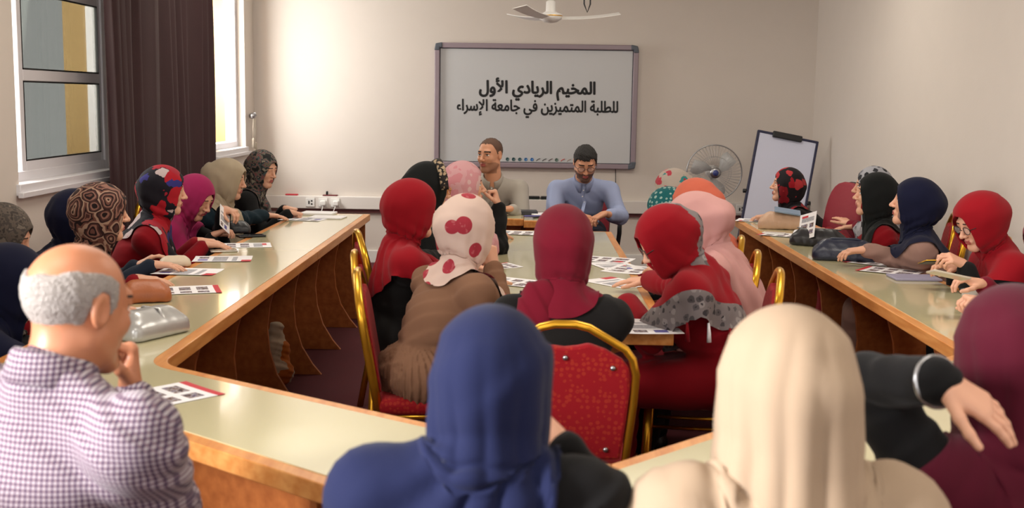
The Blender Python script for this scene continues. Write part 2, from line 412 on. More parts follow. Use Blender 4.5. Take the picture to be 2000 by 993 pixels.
def nets(Fd, lo, h):
    ins = Fd < 0; n = Fd.shape
    cnt = np.zeros(tuple(x - 1 for x in n), np.int8)
    for (i, j, k) in E8: cnt += ins[i:n[0] - 1 + i, j:n[1] - 1 + j, k:n[2] - 1 + k]
    act = np.nonzero((cnt > 0) & (cnt < 8)); m = len(act[0])
    idx = np.full(cnt.shape, -1, np.int32); idx[act] = np.arange(m)
    cv = np.stack([Fd[act[0] + i, act[1] + j, act[2] + k] for (i, j, k) in E8])
    acc = np.zeros((m, 3), np.float32); c = np.zeros(m, np.float32); E8a = np.array(E8, np.float32)
    for a, b_ in EDG:
        fa, fb = cv[a], cv[b_]; x = (fa < 0) != (fb < 0)
        t = np.where(x, fa / np.where(x, fa - fb, 1), 0)
        acc += (E8a[a] + (E8a[b_] - E8a[a]) * t[:, None]) * x[:, None]; c += x
    vs = (np.stack(act, 1) + acc / c[:, None]) * h + lo
    Q = []
    for d in range(3):
        e1, e2 = [(1, 2), (2, 0), (0, 1)][d]
        s0 = [slice(None)] * 3; s1 = [slice(None)] * 3
        s0[d] = slice(0, n[d] - 1); s1[d] = slice(1, n[d])
        for e in (e1, e2): s0[e] = slice(1, n[e] - 1); s1[e] = slice(1, n[e] - 1)
        A, B = ins[tuple(s0)], ins[tuple(s1)]
        for flip, msk in ((False, A & ~B), (True, ~A & B)):
            g = np.nonzero(msk); g = [x.copy() for x in g]
            g[e1] += 1; g[e2] += 1
            def cell(o1, o2):
                q = list(g); q[e1] = q[e1] - o1; q[e2] = q[e2] - o2; return idx[tuple(q)]
            quad = np.stack([cell(1, 1), cell(0, 1), cell(0, 0), cell(1, 0)], 1)
            Q.append(quad[:, ::-1] if flip else quad)
    return vs.astype(np.float32), np.concatenate(Q).astype(np.int32)
def mesh_from(name, vs, fs, parent, mats, mi=None):
    me = bpy.data.meshes.new(name); nf = len(fs)
    me.vertices.add(len(vs)); me.vertices.foreach_set('co', np.ascontiguousarray(vs, np.float32).ravel())
    me.loops.add(nf * 4); me.loops.foreach_set('vertex_index', np.ascontiguousarray(fs, np.int32).ravel())
    me.polygons.add(nf); me.polygons.foreach_set('loop_start', np.arange(0, nf * 4, 4, dtype=np.int32))
    me.polygons.foreach_set('loop_total', np.full(nf, 4, np.int32))
    if mi is not None: me.polygons.foreach_set('material_index', mi.astype(np.int32))
    me.polygons.foreach_set('use_smooth', np.ones(nf, bool))
    me.update(calc_edges=True)
    return link(name, me, parent, mats if isinstance(mats, (list, tuple)) else [mats])
def bounded(f, big=1e3):                          # for half-spaces: applies on the whole grid
    return f, (-100,) * 3, (100,) * 3

# ---- head: x right, y forward, z up, origin between the ears
EYES = [V(s * .031, .0705, .006) for s in (-1, 1)]
def head_shape(male):
    s = Shape(); g = 1.0
    s.ell((0, -.012, .03), (.074, .092, .084))
    s.ell((0, .026, -.035), (.057 + .004 * male, .058, .078), k=.035)
    for x in (-1, 1):
        s.cone((x * .052, -.004, -.055), (x * .014, .064, -.1), .015 + .003 * male, .014, k=.03)
        s.ell((x * .037, .06, -.024), (.021, .02, .022), k=.02)
    s.cone((-.011, .069, -.1), (.011, .069, -.1), .0145, .0145, k=.02)
    s.cone((-.034, .074, .026), (.034, .074, .026), .0115, .0115, k=.018)
    for x in (-1, 1): s.ell((x * .032, .092, .004), (.0175, .014, .0115), k=.012, op='s')
    s.cone((0, .082, .016), (0, .104, -.024), .0065, .0095, k=.014)
    s.ell((0, .106, -.028), (.0105, .0105, .009), k=.008)
    for x in (-1, 1):
        s.ell((x * .0115, .094, -.031), (.0075, .01, .0075), k=.006)
        s.ell((x * .006, .101, -.0385), (.0035, .005, .004), k=.003, op='s')
        s.ell(EYES[0 if x < 0 else 1], (.0125,) * 3, k=.002)
        e = EYES[0 if x < 0 else 1]
        s.cone(e + V(-.013, .0095, .0075), e + V(.013, .0095 - .001, .0075), .0034, .0034, k=.004)     # upper lid
        s.cone(e + V(-.012, .0085, -.009), e + V(.012, .0085, -.009), .0026, .0026, k=.004)
    s.ell((0, .078, -.062), (.026, .014, .014), k=.012)
    s.ell((0, .0895, -.0575), (.019, .0065, .0048), k=.005); s.ell((0, .0885, -.068), (.016, .0065, .0056), k=.005)
    s.cone((-.02, .0945, -.0622), (.02, .0945, -.0622), .0016, .0016, k=.004, op='s')
    s.cone((0, -.022, -.06), (0, -.04, -.2), .05 + .006 * male, .054 + .008 * male, k=.03)
    for x in (-1, 1):
        R = frame((-.25 * x * 0 + 0, 1, 0), (0, -.25, 1))
        s.ell((x * .0765, -.012, .0), (.009, .019, .031), R, k=.008)
        s.ell((x * .084, -.008, .003), (.006, .011, .02), R, k=.006, op='s')
    return s
def head_mats(vs, fs, beard, down=False):
    c = vs[fs].mean(1); mi = np.zeros(len(fs), int); x, y, z = c[:, 0], c[:, 1], c[:, 2]
    if beard:
        jaw = (z < -.034 - .5 * np.clip(.05 - y, 0, .05)) & (y > -.004) & (z > -.125)
        lipz = (np.abs(x) < .03) & (z > -.05) & (y > .05)
        nob = (np.abs(z + .035) < .012) & (np.abs(x) > .03)
        mi[jaw & ~lipz & ~nob] = 5
        mi[(np.abs(x) < .03) & (z < -.043) & (z > -.055) & (y > .08)] = 5
    mi[(np.abs(x) < .021 - .4 * np.abs(z + .0625)) & (np.abs(z + .063) < .0105) & (y > .084)] = 1
    for e in EYES:
        dx = (x - e[0]); dz = z - e[2]
        brow = (np.abs(dx) < .019) & (np.abs(z - (.0285 - 12 * np.clip(np.abs(x) - .035, 0, 1) ** 2)) < (.0045 if beard else .003)) & (y > .06)
        mi[brow] = 2
        r = np.linalg.norm(c - e, axis=1)
        op = (r < .0133) & (y > e[1] + .003)
        if down:
            mi[op & (np.abs(dz + .0065) < .0018)] = 2; continue
        mi[op] = 3
        mi[op & (np.hypot(dx, dz) < .0058)] = 4
        mi[(np.abs(dx) < .0135) & (np.abs(dz - .0052) < .0017) & (y > e[1] + .004)] = 2
    return mi
HEADS = {}
def head_mesh(male, beard=False, down=False):
    if ('raw', male) not in HEADS: HEADS['raw', male] = head_shape(male).build(.0029)
    if (male, beard, down) not in HEADS:
        vs, fs = HEADS['raw', male]; HEADS[male, beard, down] = (vs, fs, head_mats(vs, fs, beard, down))
    return HEADS[male, beard, down]
# ---- right hand, palm down: wrist at the origin, fingers along +y, thumb on -x
POSES = {'flat': (8, 10, 6), 'relax': (18, 26, 16), 'grip': (48, 58, 34), 'fist': (72, 88, 50), 'hold': (32, 44, 26), 'droop': (6, 14, 10)}
HANDS = {}
def hand_mesh(pose):
    if pose in HANDS: return HANDS[pose]
    s = Shape(); cu = POSES[pose]
    s.cone((0, -.006, 0), (0, .012, 0), .024, .025, R=(0, 0, 1), sq=.75)
    for x in (-.026, -.009, .009, .026): s.cone((x * .6, .012, 0), (x, .084 - abs(x + .009) * .2, .002), .0165, .0125, k=.014, R=(0, 0, 1), sq=.9)
    s.ell((-.022, .035, -.009), (.015, .028, .013), k=.012)
    for i, (x, L, sp) in enumerate(((-.029, .071, -.09), (-.0095, .079, -.02), (.0105, .073, .05), (.028, .058, .13))):
        p = V(x, .084 - abs(x + .009) * .25, .001); ang = 0; rr = (.0092, .0082, .0074, .0064) if i < 3 else (.0082, .0074, .0066, .0058)
        for j, fr in enumerate((.46, .30, .24)):
            ang += cu[j] * (1 + .08 * i) * (.8 if i == 0 and pose in ('relax', 'droop') else 1)
            d = V(sin(sp) * cos(rad(ang)), cos(rad(ang)) * cos(sp), -sin(rad(ang))); q = p + d * L * fr
            s.cone(p, q, rr[j], rr[j + 1], k=.004); p = q
    cl = {'flat': 0, 'relax': .2, 'grip': .75, 'fist': 1, 'hold': .6, 'droop': .1}[pose]
    p = V(-.024, .02, -.006)
    for j, (L, r0, r1) in enumerate(((.042, .0135, .0105), (.032, .0105, .0092), (.026, .009, .0072))):
        d = _n(V(-.75 + .3 * j * (.4 + cl), .75 + .1 * j, -.12 - .55 * cl)); q = p + d * L; s.cone(p, q, r0, r1, k=.006); p = q
    HANDS[pose] = s.build(.0027); return HANDS[pose]

def ik(a, t, l1, l2, pole):
    d = t - a; L = np.linalg.norm(d)
    if L > (l1 + l2) * .995: t = a + d / L * (l1 + l2) * .995; d = t - a; L = np.linalg.norm(d)
    x = (l1 * l1 - l2 * l2 + L * L) / (2 * L); hgt = math.sqrt(max(l1 * l1 - x * x, 1e-6)); u = d / L
    p = np.asarray(pole, float); p = p - u * p.dot(u); return a + u * x + _n(p) * hgt, t

def wrinkles(amp, freq, seed, direction=None):
    def fn(P):
        w = wob(P, freq, seed)
        if direction is not None:
            q = P[0] * direction[0] + P[1] * direction[1] + P[2] * direction[2]
            return amp * (np.abs(np.sin(q * freq * .9 + 1.3 * wob(P, freq * .35, seed + 1))) - .6)
        return amp * w * .7
    return fn

def hood(cs, Hs, HR, T, TR, N, st, seed, fine, g, bun):
    """settles a hood-shaped cloth (rows from crown to hem, columns round the head from one edge of the face to the other)"""
    Fd, lo, h = cs.grid(.011)
    G = np.stack(np.gradient(Fd, h), -1); nF = np.array(Fd.shape)
    rn = np.random.RandomState(seed + 77)
    k = .78 / fine if fine < 1 else .8 / fine
    nc = int(104 * k); op = st.get('open', 1.0); oz = st.get('oz', -.014)
    zs = [.02 + .112 * sin(a) for a in np.linspace(rad(86), rad(28), max(9, int(16 * k)))] + list(np.linspace(.069, -.105, int(30 * k)))
    lip = .083 * op; rimx = lambda z: .0585 * op * np.sqrt(np.clip(1 - ((z - oz) / lip) ** 2, 0, 1))
    def rimy(z): q = (z - oz) / lip; return .044 + .046 * np.clip(q, 0, 1) ** 1.6 + .012 * np.clip(-q, 0, 1) ** 2
    q = np.linspace(0, 1, nc); rows = []; pin = []; kind = []
    rx, ry = .097 + g, .111 + g
    for i, z in enumerate(zs):
        dome = math.sqrt(max(1 - ((z - .02) / .112) ** 2, .0)) if z > .02 else 1
        f_ = i / 5.0
        if i < 6 and z > .078: dome = max(dome, .02) * 1
        t0 = math.atan2(float(rimx(z)), float(rimy(z)) + .012) if abs(z - oz) < lip else 0
        th = t0 + (2 * pi - 2 * t0) * q
        back = .5 - .5 * np.cos(th)
        fl = st.get('flare', 0); tp = 1 - (.16 if not fl else 0) * min(max((-.03 - z) / .08, 0), 1) + fl * min(max((.06 - z) / .16, 0), 1); a = rx * dome * tp; b_ = ry * dome * tp + bun * back * math.exp(-((z + .0) / .06) ** 2)
        p = np.stack([a * np.sin(th), -.014 + b_ * np.cos(th), np.full(nc, z)], 1)
        if z < -.02: p[:, 2] += st.get('nape', .03) * back * min((-.02 - z) / .08, 1)
        if t0 > 0:
            for c, sg in ((0, 1), (nc - 1, -1)): p[c] = (sg * float(rimx(z)), float(rimy(z)), z)
            for c, sg in ((1, 1), (nc - 2, -1)): p[c] = (sg * (float(rimx(z)) + .007), float(rimy(z)) - .004, z)
        rows.append(np.array([Hs(x) for x in p])); pin.append(t0 > 0); kind.append(0)
    last = rows[-1]; th = 2 * pi * q; back = .5 - .5 * np.cos(th); side = np.sin(th) ** 2
    nk = int(11 * k); cb = N + TR @ V(0, .02, .03); nr0 = .118 + .12 * st.get('flare', 0)
    neck = cb + np.outer(np.sin(th) * nr0, TR[:, 0]) + np.outer(np.cos(th) * nr0, TR[:, 1])
    for i in range(1, nk + 1): rows.append(last + (neck - last) * (i / nk)); pin.append(False); kind.append(1)
    cp = st.get('cape', .13); LL = (cp + st.get('front', .06)) * (1 - back) ** 1.5 + (cp + st.get('rear', 0)) * back + .05
    LL = LL + side * st.get('side', .0) - st.get('skew', 0) * np.sin(th) * -.12; LL = np.maximum(LL, .03) * (1 + .06 * np.sin(th * 3 + seed) + .05 * np.sin(th * 7 + 2 * seed))
    ncp = int(26 * k * min(1.6, max(.5, LL.mean() / .2))); ph = rad(36) + (rad(70) - rad(36)) * (1 - side)
    for i in range(1, ncp + 1):
        l = LL * i / ncp; r_ = nr0 + l * np.cos(ph)
        rows.append(cb + np.outer(np.sin(th) * r_, TR[:, 0]) + np.outer(np.cos(th) * r_ * .92, TR[:, 1]) - np.outer(l * np.sin(ph), TR[:, 2])); pin.append(False); kind.append(2)
    P = np.array(rows); R_, Cn, _ = P.shape; kind = np.array(kind); pin = np.array(pin)
    sl = st.get('slack', 1.12); sv = st.get('vslack', 1.1)
    X = [P[..., i] for i in range(3)]
    lower = np.clip((np.arange(R_) - len(zs) * .55) / (len(zs) * .5), 0, 1)[:, None]; headz = np.clip((np.arange(R_) - len(zs) * .3) / (len(zs) * .3), 0, 1)[:, None] * (1 - lower)
    tw = st.get('twist', .5) * (1 if seed % 2 else -1); nf = st.get('nfold', 5.5); rr_ = np.arange(R_)[:, None] / k
    wv = wob(X, 9, seed); pt_ = np.abs(np.sin(th[None] * nf + tw * rr_ * .12 + 1.5 * wv)) - .6
    ph_ = np.sin(th[None] * 3.5 + rr_ * .1 * (1 if seed % 2 else -1) + 1.6 * wob(X, 8, seed + 3))
    edge_ = np.clip(np.minimum(q, 1 - q) / .06, 0, 1)[None]
    out_ = P - (cb + (P - cb).dot(TR[:, 2])[..., None] * TR[:, 2]); out_ = out_ / (np.linalg.norm(out_, axis=2, keepdims=True) + 1e-6) + .5 * TR[:, 2] * (kind == 2)[:, None, None]
    P = P + out_ * ((st.get('fold', .011) * 1.7) * pt_ * lower + .006 * ph_ * headz)[..., None] * edge_[..., None]
    Lh = np.linalg.norm(P[:, 1:] - P[:, :-1], axis=2); Lv = np.linalg.norm(P[1:] - P[:-1], axis=2)
    ramp = np.clip((np.arange(R_) - len(zs) * .4) / (len(zs) * .45), 0, 1)
    Lh = Lh * (1 + (sl - 1) * ramp)[:, None]; Lv = Lv * (1 + (sv - 1) * ramp[1:])[:, None]
    Lb = np.linalg.norm(P[:, 2:] - P[:, :-2], axis=2) * (1 + (sl - 1) * ramp)[:, None]; Lw = np.linalg.norm(P[2:] - P[:-2], axis=2)
    Ld = np.linalg.norm(P[1:, 1:] - P[:-1, :-1], axis=2); Le = np.linalg.norm(P[1:, :-1] - P[:-1, 1:], axis=2)
    X = [P[..., i] for i in range(3)]
    P = P + (.007 * ramp[:, None] * (wob(X, 40, seed + 1) + wob(X, 24, seed + 2)))[..., None] * (P - cb) / np.linalg.norm(P - cb, axis=2, keepdims=True)
    fixed = np.zeros((R_, Cn), bool); fixed[pin, 0] = fixed[pin, 1] = fixed[pin, -1] = fixed[pin, -2] = True; fixed[:max(9, int(16 * k)) - 1] = True
    P0 = P.copy(); Q = P.copy(); W_ = (~fixed).astype(float)
    seam = ~pin
    zone = np.clip(1.3 - 1.3 * np.abs(np.arange(R_) - (len(zs) - nk * .05)) / (nk * 1.0), 0, 1)
    A0 = Hs((0, -.012, -.09)); ax = cb - A0; al = np.linalg.norm(ax); ax = ax / al
    tz = np.nonzero(zone > .05)[0]; tr = st.get('neck', .082) + .012 * np.sin(th * 2 + seed) + .008 * np.sin(th * 5 + seed * 2)
    def solve(a, b_, L, wa, wb, s_):
        d_ = b_ - a; n = np.sqrt((d_ * d_).sum(-1)) + 1e-9; ws = wa + wb; c = (n - L) / n / np.maximum(ws, 1e-6) * s_
        return d_ * (c * wa)[..., None], -d_ * (c * wb)[..., None]
    def pairs(sa, sb, L, s_, off):
        for o in off:
            a, b_ = sa(o), sb(o); da, db = solve(P[a], P[b_], L(o), W_[a], W_[b_], s_); P[a] += da; P[b_] += db
    S_ = np.s_
    for step in range(st.get('steps', 48)):
        vel = (P - Q) * .93; Q = P.copy(); P = P + (vel + V(0, 0, -.0016)) * W_[..., None]
        for it in range(5):
            m = Cn - 1
            pairs(lambda o: S_[:, o:m:2], lambda o: S_[:, o + 1:m + 1:2], lambda o: Lh[:, o:m:2], .95, (0, 1))
            m2 = R_ - 1
            pairs(lambda o: S_[o:m2:2], lambda o: S_[o + 1:m2 + 1:2], lambda o: Lv[o:m2:2], .95, (0, 1))
            for o in (0, 1):
                a, b_ = S_[o:m2:2, :-1], S_[o + 1:m2 + 1:2, 1:]; da, db = solve(P[a], P[b_], Ld[o:m2:2], W_[a], W_[b_], .18); P[a] += da; P[b_] += db
                a, b_ = S_[o:m2:2, 1:], S_[o + 1:m2 + 1:2, :-1]; da, db = solve(P[a], P[b_], Le[o:m2:2], W_[a], W_[b_], .18); P[a] += da; P[b_] += db
            a, b_ = S_[:, :-2], S_[:, 2:]; da, db = solve(P[a], P[b_], Lb, W_[a], W_[b_], st.get('stiff', .04)); P[a] += da; P[b_] += db
            a, b_ = S_[:-2], S_[2:]; da, db = solve(P[a], P[b_], Lw, W_[a], W_[b_], st.get('stiff', .04)); P[a] += da; P[b_] += db
            mid = (P[seam, 0] + P[seam, -1]) / 2; P[seam, 0] = mid; P[seam, -1] = mid
            # the tie round the neck
            d_ = P[tz] - A0; t = (d_ * ax).sum(-1); rv = d_ - t[..., None] * ax; r_ = np.sqrt((rv * rv).sum(-1)) + 1e-9
            mr = r_.mean(1, keepdims=True); ex = np.clip(1 - st.get('neck', .07) / mr, 0, .5) * (zone[tz] * min(1, step / 14) * .3)[:, None]; P[tz] -= rv * ex[..., None]
            # the body underneath
            ii = np.clip(((P - lo) / h + .5).astype(int), 0, nF - 1); f = (ii[..., 0], ii[..., 1], ii[..., 2])
            gr = G[f]; gn = np.sqrt((gr * gr).sum(-1)) + 1e-6; off = P - (lo + ii * h)
            dist = Fd[f] + (gr * off).sum(-1) - .0085
            pen = np.clip(-dist, 0, .03) * W_ * (gn > .3); mv = gr / gn[..., None] * pen[..., None]
            P += mv; tang = (P - Q); P -= tang * (.35 * (pen > 0))[..., None] * W_[..., None] * .6
            P[fixed] = P0[fixed]
    for _ in range(2):                              # take out the jitter
        s4 = (P[:-2, 1:-1] + P[2:, 1:-1] + P[1:-1, :-2] + P[1:-1, 2:]) / 4; fx = W_[1:-1, 1:-1, None]; P[1:-1, 1:-1] += (s4 - P[1:-1, 1:-1]) * .35 * fx
    r0_, r1_ = int(len(zs) - 6 * k), int(min(R_ - 2, len(zs) + nk + 2 * k))
    for _ in range(7):                              # and the crumples where rows crowd under the tie
        B_ = P[r0_ - 1:r1_ + 1]; s4 = (B_[:-2, 1:-1] + B_[2:, 1:-1] + B_[1:-1, :-2] + B_[1:-1, 2:]) / 4
        P[r0_:r1_, 1:-1] += (s4 - P[r0_:r1_, 1:-1]) * .5 * W_[r0_:r1_, 1:-1, None]
    du = np.gradient(P, axis=1); dv = np.gradient(P, axis=0); nn = np.cross(dv, du); nn /= np.linalg.norm(nn, axis=2, keepdims=True) + 1e-9
    if (nn * (P - cb)).sum(-1).mean() < 0: nn = -nn
    X = [P[..., i] for i in range(3)]; wa, wb_, wc = wob(X, 8, seed + 21), wob(X, 17, seed + 22), wob(X, 7, seed + 23)
    rho = lambda ph: np.abs(np.sin(ph)) ** .85 - .35            # rounded ridges between narrow valleys
    rz = (np.arange(R_)[:, None] - len(zs)) / k; sgn = 1 if seed % 2 else -1
    capew = np.clip((rz + 1) / 8, 0, 1); tie_ = np.exp(-((rz + 6) / 14) ** 2); hd_ = np.clip((rz + 36) / 16, 0, 1) * np.clip((-rz + 2) / 8, 0, 1)
    fc = rho(th[None] * 6 + sgn * .06 * rz + 1.9 * wa + .4 * wb_) * np.clip(.55 + .6 * wc, .1, 1.1)
    ft = rho(rz * .4 + 1.1 * back[None] * 2.6 + 1.2 * wa + sgn * th[None] * .5) * np.clip(.6 + .5 * wb_, .1, 1.1)
    fh = (.6 * rho(th[None] * 2.6 - sgn * .045 * rz + 1.5 * wa) + .6 * rho(th[None] * 5.5 - sgn * .08 * rz + 2.3 * wa + .4 * wb_)) * np.clip(.6 + .6 * wc, .05, 1.1)
    P = P + nn * (st.get('fold', .011) * 1.35 * (1.15 * fc * capew + .8 * ft * tie_ * (1 - capew * .6) + .75 * fh * hd_) * edge_ * (1 - np.exp(-(np.minimum(q, 1 - q) / .05) ** 2) * (rz < 0)))[..., None]
    for _ in range(4):                              # nothing of the dress may show through
        ii = np.clip(((P - lo) / h + .5).astype(int), 0, nF - 1); f = (ii[..., 0], ii[..., 1], ii[..., 2])
        gr = G[f]; gn = np.sqrt((gr * gr).sum(-1)) + 1e-6; off = P - (lo + ii * h)
        pen = np.clip(.0085 - Fd[f] - (gr * off).sum(-1), 0, .02) * W_ * (gn > .3); P = P + gr / gn[..., None] * pen[..., None]
    st['_hem'] = P[-1].copy()
    mi = None
    if st.get('border'):
        rr2 = np.arange(R_ - 1)[:, None] + 0 * th[None, 1:]; tt2 = th[None, 1:] + 0 * rr2; zr = (rr2 - len(zs)) / k
        mi = ((rr2 > R_ - 2 - 11 * k) | (np.abs(tt2 - (pi + .55 + .02 * (zr + 14))) < .26) & (zr < 6) & (zr > -46) | (np.minimum(tt2, 2 * pi - tt2) < .3) & (zr > 1)).astype(int).ravel()
    vs = P.reshape(-1, 3); I = np.arange(R_ * Cn).reshape(R_, Cn)
    fs = np.stack([I[:-1, :-1], I[1:, :-1], I[1:, 1:], I[:-1, 1:]], -1).reshape(-1, 4)
    # weld the front seam and close the crown
    mp = np.arange(R_ * Cn)
    for r in range(R_):
        if seam[r]: mp[I[r, -1]] = I[r, 0]
    vs = np.concatenate([vs, P[0, :-1].mean(0, keepdims=True) + TR[:, 2][None] * .0]); top = len(vs) - 1
    fs = mp[fs]; c0 = I[0, :-1]; c1 = mp[I[0, 1:]]
    cap = []
    for j in range(0, len(c0) - 1, 2): cap.append([top, c0[j], c0[j + 1], c1[j + 1]])
    if len(c0) % 2: cap.append([top, c0[-1], c1[-1], c1[-1]])
    cap = [c for c in cap if len(set(c)) == 4]
    if mi is not None: mi = np.concatenate([mi, np.zeros(len(cap), int)])
    fs = np.concatenate([fs, np.array(cap)])[:, ::-1]
    used_ = np.unique(fs); rm = np.zeros(len(vs), int); rm[used_] = np.arange(len(used_)); return vs[used_], rm[fs].astype(np.int32), mi
BUILT = {}
def person(label, head, face, body, arms, top, cat='person', hyaw=None, hpitch=0, htilt=0, male=False, hijab=None, skin=None,
           group=None, hipz=.53, beard=False, trunk=.425, hip=None, fine=1.0, legs=None, lower=None, cape=None, extra=None, shirt=None, stubble=None,
           sh=None, necklen=.165, glasses=False, under=None, lean=None, hair=None, scale=1.0, skirt=True, sleeve=None, seed=None, knee=.45):
    """head: centre of the head; body: facing angle of the trunk in degrees (0 = +x, 90 = +y)"""
    seed = seed if seed is not None else len(BUILT) * 7 + 3
    hd = np.asarray(head, float); f = V(cos(rad(body)), sin(rad(body)), 0); r = V(f[1], -f[0], 0); up = V(0, 0, 1)
    hy = body if hyaw is None else hyaw
    hf = V(cos(rad(hy)) * cos(rad(hpitch)), sin(rad(hy)) * cos(rad(hpitch)), -sin(rad(hpitch)))
    hu = V(cos(rad(hy)) * sin(rad(hpitch)), sin(rad(hy)) * sin(rad(hpitch)), cos(rad(hpitch)))
    hr = np.cross(hf, hu); hu = hu * cos(rad(htilt)) + hr * sin(rad(htilt))
    HR = frame(hf, hu); Hs = lambda p: hd + HR @ (np.asarray(p, float) * scale)
    N = Hs((0, -.03, -necklen)) - f * .015 - up * .01
    if hip is None:
        dz = N[2] - hipz; off = math.sqrt(max(trunk ** 2 - dz * dz, .0036))
        Hc = V(*(N[:2] - f[:2] * off), hipz)
        if lean is not None: Hc[:2] += np.asarray(lean)
    else: Hc = np.asarray(hip, float)
    root = thing('person', (Hc[0], Hc[1], 0), label, cat, group); O = V(Hc[0], Hc[1], 0)
    # everything below is relative to the root
    hd = hd - O; N = N - O; Hc = Hc - O; Hs0 = lambda p: hd + HR @ (np.asarray(p, float) * scale)
    su = _n(N - Hc); TR = frame(f - su * f.dot(su), su) if abs(f.dot(su)) < .99 else frame(f, up)
    TR = np.stack([r, np.cross(su, r), su], 1)
    T = lambda p: N + TR @ np.asarray(p, float)
    wsh = sh or (.185 if male else .158)
    Sh = {s: T((s * wsh, .015, -.075 if male else -.06)) for s in (-1, 1)}
    l1, l2 = (.29, .26) if male else (.27, .24)
    J = {}
    for s in (-1, 1):
        a = arms.get(s) or dict(w=None)
        w = a.get('w'); w = (Hc + f * .34 + r * s * .1 + up * .13) if w is None else np.asarray(w, float) - O
        el, w = (np.asarray(a['el'], float) - O, w) if 'el' in a else ik(Sh[s], w, l1, l2, a.get('pole', -up * 1.0 - f * .3 + r * s * .38))
        hdv = np.asarray(a['dir'], float) if a.get('dir') is not None else _n(_n(w - el) + V(0, 0, -.15))
        J[s] = (Sh[s], el, w, _n(hdv), np.asarray(a.get('up', up), float), a.get('pose', 'relax'))
    K = {}
    for s in (-1, 1):
        k = Hc + f * knee + r * s * .1; k[2] = .5
        fo = k + f * .04; fo[2] = .07
        if legs and legs.get(s): k = np.asarray(legs[s][0], float) - O; fo = np.asarray(legs[s][1], float) - O
        K[s] = (Hc + r * s * .085, k, fo)
    # --- body
    b = Shape()
    b.ell(Hc + up * .01, (.15, .1, .1), TR); b.cone(Hc, (Hc + N) / 2, .105, .1, R=TR[:, 1], sq=.85, k=.05); b.ell(T((0, .01, -.19)), (.13, .085, .16), TR, k=.05)
    b.cone(Sh[-1], Sh[1], .045, .045, k=.04); b.cone(N - up * .03, Hs0((0, -.03, -.1)), .05, .046)
    for s in (-1, 1):
        S0, el, w, *_ = J[s]; b.cone(S0, el, .042, .036, k=.02); b.cone(el, w, .036, .0225, k=.015)
        h_, k_, fo = K[s]; b.cone(h_, k_, .078, .055); b.cone(k_, fo, .052, .036, k=.02); b.cone(fo - f * .03 - up * .03, fo + f * .13 - up * .04, .034, .026, k=.02)
    vs, fs = b.build(.012); parts = [(vs, fs, np.zeros(len(fs), int))]
    hv, hfc, hmi = head_mesh(male, beard, hpitch >= 14); parts.append((hv @ (HR.T * scale) + hd, hfc, hmi))
    for s in (-1, 1):
        S0, el, w, hdv, hup, pose = J[s]
        if pose is None: continue
        mv, mf = hand_mesh(pose); R = frame(hdv, hup)
        if s < 0: mv = mv * V(-1, 1, 1); mf = mf[:, ::-1]
        sc = 1.06 if male else .95
        parts.append((mv @ (R.T * sc) + w, mf, np.zeros(len(mf), int)))
    n0 = 0; VS = []; FS = []; MI = []
    for v_, f_, m_ in parts: VS.append(v_); FS.append(f_ + n0); MI.append(m_); n0 += len(v_)
    sk = skin or M_SKIN
    mesh_from('body', np.concatenate(VS), np.concatenate(FS), root, [sk, M_LIP, M_BROW, M_EYEW, M_IRIS, stubble or M_STUBBLE], np.concatenate(MI))
    # --- clothing
    vh = .0095 * fine
    def sleeves(s_, r0=.064, r1=.054, r2=.04):
        for s in (-1, 1):
            S0, el, w, *_ = J[s]; cut = (arms.get(s) or {}).get('bare', 0); we = w + (el - w) * (cut + .1)
            a_ = arms.get(s) or {}
            s_.cone(S0, el, a_.get('r0', r0), r1, k=.03); s_.cone(el, we, r1 - .002, a_.get('r2', r2), k=.02)
    def torso(s_, g=0):
        s_.ell(Hc + up * .01, (.168 + g, .122 + g, .11), TR); s_.cone(Hc + su * .1, T((0, .0, -.2)), .122 + g, .122 + g, R=TR[:, 1], sq=.84, k=.06)
        s_.ell(T((0, .015, -.17)), (.155 + g, .112 + g, .17), TR, k=.05); s_.cone(Sh[-1], Sh[1], .062 + g * .5, .062 + g * .5, k=.05)
        s_.cone(N - su * .06, N + su * .015, .075 if male else .066, .062 if male else .052, k=.03)
        for s in (-1, 1): s_.cone(N - su * .02, Sh[s], .06, .06, k=.03)
        if not male:
            for s in (-1, 1): s_.ell(T((s * .065, .095, -.2)), (.06, .05, .062), TR, k=.04)
    def legging(s_, w0=.105, w1=.085, w2=.075, hem=.1):
        for s in (-1, 1):
            h_, k_, fo = K[s]; e = fo + (k_ - fo) * hem; s_.cone(h_, k_, w0, w1, k=.04); s_.cone(k_, e, w1 - .008, w2, k=.02)
    tn, tm = top; d = Shape(); torso(d); sleeves(d, *((sleeve) or (.066, .055, .042)))
    low = lower or (None, None)
    if low[0] is None:
        legging(d, .098, .088, .085, .12)
        km = (K[-1][1] + K[1][1]) / 2; d.cone(Hc + f * .08 - up * .0, km, .095, .08, k=.05); fm = (K[-1][2] + K[1][2]) / 2
        d.cone(km, fm + up * .12, .078, .09, k=.05)
    if extra:
        for e in extra.get('top', []): d.cone(*[np.asarray(x, float) - O for x in e[:2]], *e[2:4], k=.03)
    d.disp.append(wrinkles(.006, 24, seed))
    dk = _n(su + .7 * r * (1 if seed % 2 else -1))
    def drape(P):
        q_ = P[0] * dk[0] + P[1] * dk[1] + P[2] * dk[2]; t = np.mod(q_ * 15 + .5 * wob(P, 9, seed + 1) + .15 * wob(P, 22, seed + 3), 1.0)
        return -.009 * (np.where(t < .75, t / .75, (1 - t) / .25) - .5) * np.clip(.6 + .6 * wob(P, 7, seed + 6), 0, 1.2)
    d.disp.append(drape)
